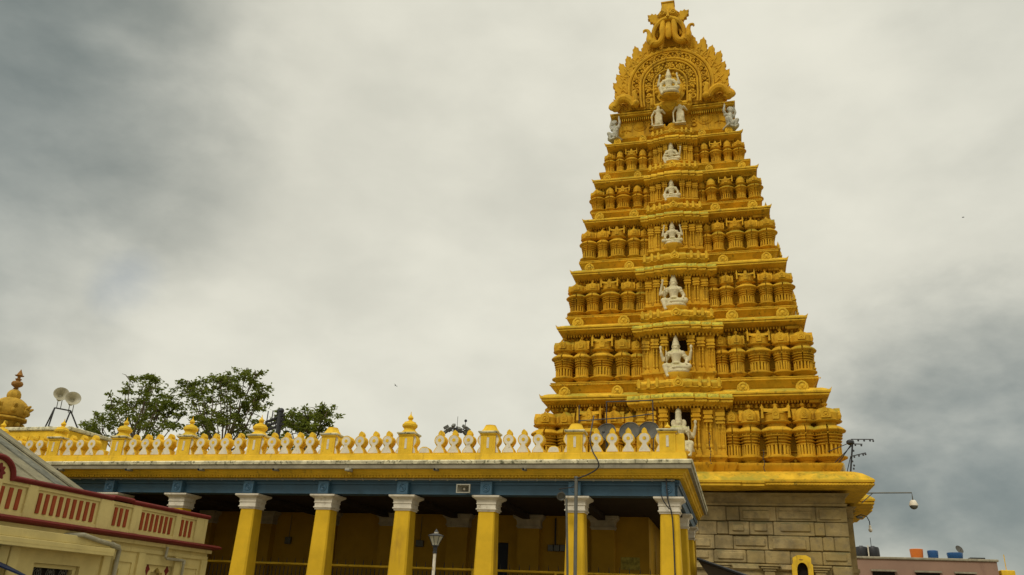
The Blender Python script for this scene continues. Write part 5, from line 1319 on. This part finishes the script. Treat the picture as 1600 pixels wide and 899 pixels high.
# dark sheet awning in front of the stone base
g = G(); a = Vector((-1.25,28,3.49)); b = Vector((.35,28,2.98))
g.add([tuple(a), tuple(b), (.35,36,2.98), (-1.25,36,3.49), (a.x,a.y,a.z-.05), (b.x,b.y,b.z-.05), (.35,36,2.93), (-1.25,36,3.44)], [(0,1,2,3),(7,6,5,4),(0,4,5,1),(1,5,6,2),(2,6,7,3),(3,7,4,0)])
da = thing('sheet_awning', 'dark sheet lean-to awning in front of the tower stone base', 'awning', (-.5, 30, 3))
obj('sheet', g, mat('dark_brown_sheet', (.045,.028,.022), .6, .2, 2), da, smooth=0)
g = G(); g.tube([tuple(a+Vector((-.05,-.03,.03))), tuple(b+Vector((.05,-.03,.0)))], .05, 6); obj('edge_pipe', g, DARKM, da)
g = G(); g.box(-1.2,.3,28.02,28.06,1.2,2.95); obj('side_sheet', g, mat('dark_brown_panel', (.05,.03,.022), .7, .2, 2), da, smooth=0)
# little yellow shrine niche set in the stone wall
sn = thing('wall_shrine', 'small bright yellow arched shrine surround on the stone wall', 'shrine', (2.82, 41.7, 3))
g = G(); y0_, y1_ = 41.42, 41.83; xc = 2.82
L = [(xc-.46,3.0),(xc-.46,4.30),(xc-.40,4.36),(xc-.40,4.60),(xc-.20,4.72),(xc+.20,4.72),(xc+.40,4.60),(xc+.40,4.36),(xc+.46,4.30),(xc+.46,3.0)]
inn = [(xc-.24,3.0)]+[(xc-.24*cos(pi*i/10)*1.0, 4.08+.32*sin(pi*i/10)) for i in range(11)]+[(xc+.24,3.0)]
g.prism(L[::-1]+[] if False else L+inn[::-1], y0_, y1_); obj('surround', g, PARA, sn, smooth=0)
g = G(); g.box(xc-.25, xc+.25, 41.70, 41.74, 3.0, 4.42); obj('opening', g, DARKGAP, sn)
g = G(); g.ball((xc-.04,y0_,4.52), .05, (2,.3,.5), 8); obj('boss', g, SPECS, sn)
# hanging light strings on the tower face
for i, (x, y, za_, zb_) in enumerate(((1.45,41.0,8.5,9.5),(-1.05,41.15,8.9,10.4))):
    g = G(); pts = [(x+.03*sin(q*1.3), y, zb_-(zb_-za_)*q/10) for q in range(11)]; g.tube(pts, .012, 5)
    for q in pts[::1]: g.ball(q, .03, n=6)
    single('light_string', g, DARKM, ('dark string of tiny lights hanging below the wide turret right of the bay', 'dark string of tiny lights hanging beside the lowest seated statue')[i], 'light string', (x, y, zb_))
# birds
def bird(loc, s_, rot, label):
    g = G()
    g.tube([(0,-.5,0),(0,-.3,.02),(0,0,.03),(0,.3,.02),(0,.55,.0)], [.02,.10,.14,.09,.02], 8)
    for q in (-1, 1): g.add([(0,-.18,.05),(q*.55,-.28,.30),(q*1.15,.05,.12),(q*.5,.10,.25),(0,.16,.05),(0,-.18,.02),(q*.55,-.28,.27),(q*1.15,.05,.10),(q*.5,.10,.22),(0,.16,.02)], [(0,1,3,4),(1,2,3),(9,8,6,5),(8,7,6),(0,5,6,1),(1,6,7,2),(2,7,8,3),(3,8,9,4)])
    g.add([(0,.5,.02),(.12,.8,.02),(-.12,.8,.02),(0,.5,0),(.12,.8,0),(-.12,.8,0)], [(0,1,2),(3,5,4),(0,3,4,1),(1,4,5,2),(2,5,3,0)])
    g.xf(Matrix.Scale(s_, 4)); o = place('bird', mesh_of('bird', g, [BIRDM], 40), None, loc, rot); o.rotation_euler = (.2,.4,rot); tag(o, label, 'bird', 'birds in the sky')
bird((-53.06,120,35.74), .40, 1.2, 'small dark bird flying low over the parapet, left of the tower'); bird((35.08,120,59.0), .34, -1.4, 'tiny dark bird gliding in the sky right of the tower')

# ================================================================== WORLD AND SUN
w = bpy.data.worlds.new('World'); scene.world = w; w.use_nodes = True
nt = w.node_tree; nt.nodes.clear()
out = nt.nodes.new('ShaderNodeOutputWorld'); bg = nt.nodes.new('ShaderNodeBackground'); nt.links.new(bg.outputs[0], out.inputs[0])
sky = nt.nodes.new('ShaderNodeTexSky'); sky.sky_type = 'NISHITA'; sky.sun_disc = False
SUN_EL, SUN_AZ = radians(48), radians(-160)                    # azimuth measured from +Y towards +X
sky.sun_elevation = SUN_EL; sky.sun_rotation = SUN_AZ
tc = nt.nodes.new('ShaderNodeTexCoord'); D_ = tc.outputs['Generated']
sp_ = nt.nodes.new('ShaderNodeSeparateXYZ'); nt.links.new(D_, sp_.inputs[0])
mp_ = nt.nodes.new('ShaderNodeMapping'); mp_.inputs['Scale'].default_value = (1, 1, 1.7); nt.links.new(D_, mp_.inputs[0])
def snoise(scale, det, ro, dist, off):
    m_ = nt.nodes.new('ShaderNodeMapping'); m_.inputs['Location'].default_value = off; nt.links.new(mp_.outputs[0], m_.inputs[0])
    n = nt.nodes.new('ShaderNodeTexNoise'); n.inputs['Scale'].default_value = scale; n.inputs['Detail'].default_value = det; n.inputs['Roughness'].default_value = ro; n.inputs['Distortion'].default_value = dist
    nt.links.new(m_.outputs[0], n.inputs['Vector']); return n.outputs['Fac']
n1 = snoise(1.9, 8, .48, .2, (.3,.1,.7)); n2 = snoise(5.5, 8, .5, .2, (4.1,2.2,1.0))
n3 = snoise(13.0, 7, .55, .1, (1.7,5.2,3.3))
wob = math2(nt, 'ADD', math2(nt, 'MULTIPLY', math2(nt, 'SUBTRACT', n3, .5), .22), math2(nt, 'ADD', math2(nt, 'MULTIPLY', math2(nt, 'SUBTRACT', n1, .5), 1.0), math2(nt, 'MULTIPLY', math2(nt, 'SUBTRACT', n2, .5), .55)))
def bank(x, y, c0, c1, amp=.11):                                       # cloud bank round a sky direction (unit vector)
    v = Vector((x, 1, y)).normalized() if not isinstance(x, tuple) else Vector(x).normalized()
    dt = nt.nodes.new('ShaderNodeVectorMath'); dt.operation = 'DOT_PRODUCT'
    nt.links.new(D_, dt.inputs[0]); dt.inputs[1].default_value = v
    a = math2(nt, 'ADD', dt.outputs['Value'], math2(nt, 'MULTIPLY', wob, amp))
    return ramp(nt, a, c0, c1)
dark = bank((-.765,.45,.46), 0, .922, 1.005, .055)
dark2 = bank((.31,.943,.118), 0, .958, 1.005, .07)
dark3 = bank((.42,.72,.55), 0, .93, 1.02, .06)
dk = math2(nt, 'MAXIMUM', math2(nt, 'MULTIPLY', dark, .92), math2(nt, 'MULTIPLY', dark2, .95))
dk = math2(nt, 'MAXIMUM', dk, math2(nt, 'MULTIPLY', dark3, .25))
tex = ramp(nt, wob, -.30, .32)
bright = mixc(nt, tex, (8.5, 8.25, 6.95), (6.5, 6.35, 5.35))
darkc = mixc(nt, tex, (2.75, 3.1, 2.95), (1.3, 1.62, 1.56))
cl = mixc(nt, dk, bright, darkc)
hole = math2(nt, 'MULTIPLY', bank((-.647,.691,.322), 0, .9988, 1.001, .004), .45)
cl = mixc(nt, hole, cl, sky.outputs[0])
cl = mixc(nt, .94, sky.outputs[0], cl)
zen = math2(nt, 'ADD', math2(nt, 'MULTIPLY', ramp(nt, sp_.outputs[2], .62, .95), 1.0), 1.0)      # overcast sky: brightest overhead
back = math2(nt, 'SUBTRACT', 1.0, math2(nt, 'MULTIPLY', math2(nt, 'MULTIPLY', ramp(nt, math2(nt, 'MULTIPLY', sp_.outputs[1], -1.0), .0, .6), .35), math2(nt, 'SUBTRACT', 1.0, ramp(nt, sp_.outputs[2], .2, .7))))  # unseen low sky behind dimmed; with the overhead boost it shapes the light
sc_ = nt.nodes.new('ShaderNodeVectorMath'); sc_.operation = 'SCALE'; nt.links.new(cl, sc_.inputs[0]); nt.links.new(math2(nt, 'MULTIPLY', zen, back), sc_.inputs[3]); cl = sc_.outputs[0]
nt.links.new(cl, bg.inputs[0]); bg.inputs[1].default_value = .1
sl = bpy.data.lights.new('sun', 'SUN'); sl.energy = 1.4; sl.angle = radians(14); sl.color = (1, .95, .86)
so = bpy.data.objects.new('sun', sl); COL.objects.link(so)
sd = Vector((sin(SUN_AZ)*cos(SUN_EL), cos(SUN_AZ)*cos(SUN_EL), sin(SUN_EL)))
so.rotation_euler = (-sd).to_track_quat('-Z', 'Y').to_euler(); so.location = (0, -20, 40)
vs_ = scene.view_settings; vs_.view_transform = 'Standard'; vs_.look = 'None'; vs_.exposure = 0; vs_.gamma = 1; vs_.use_curve_mapping = False
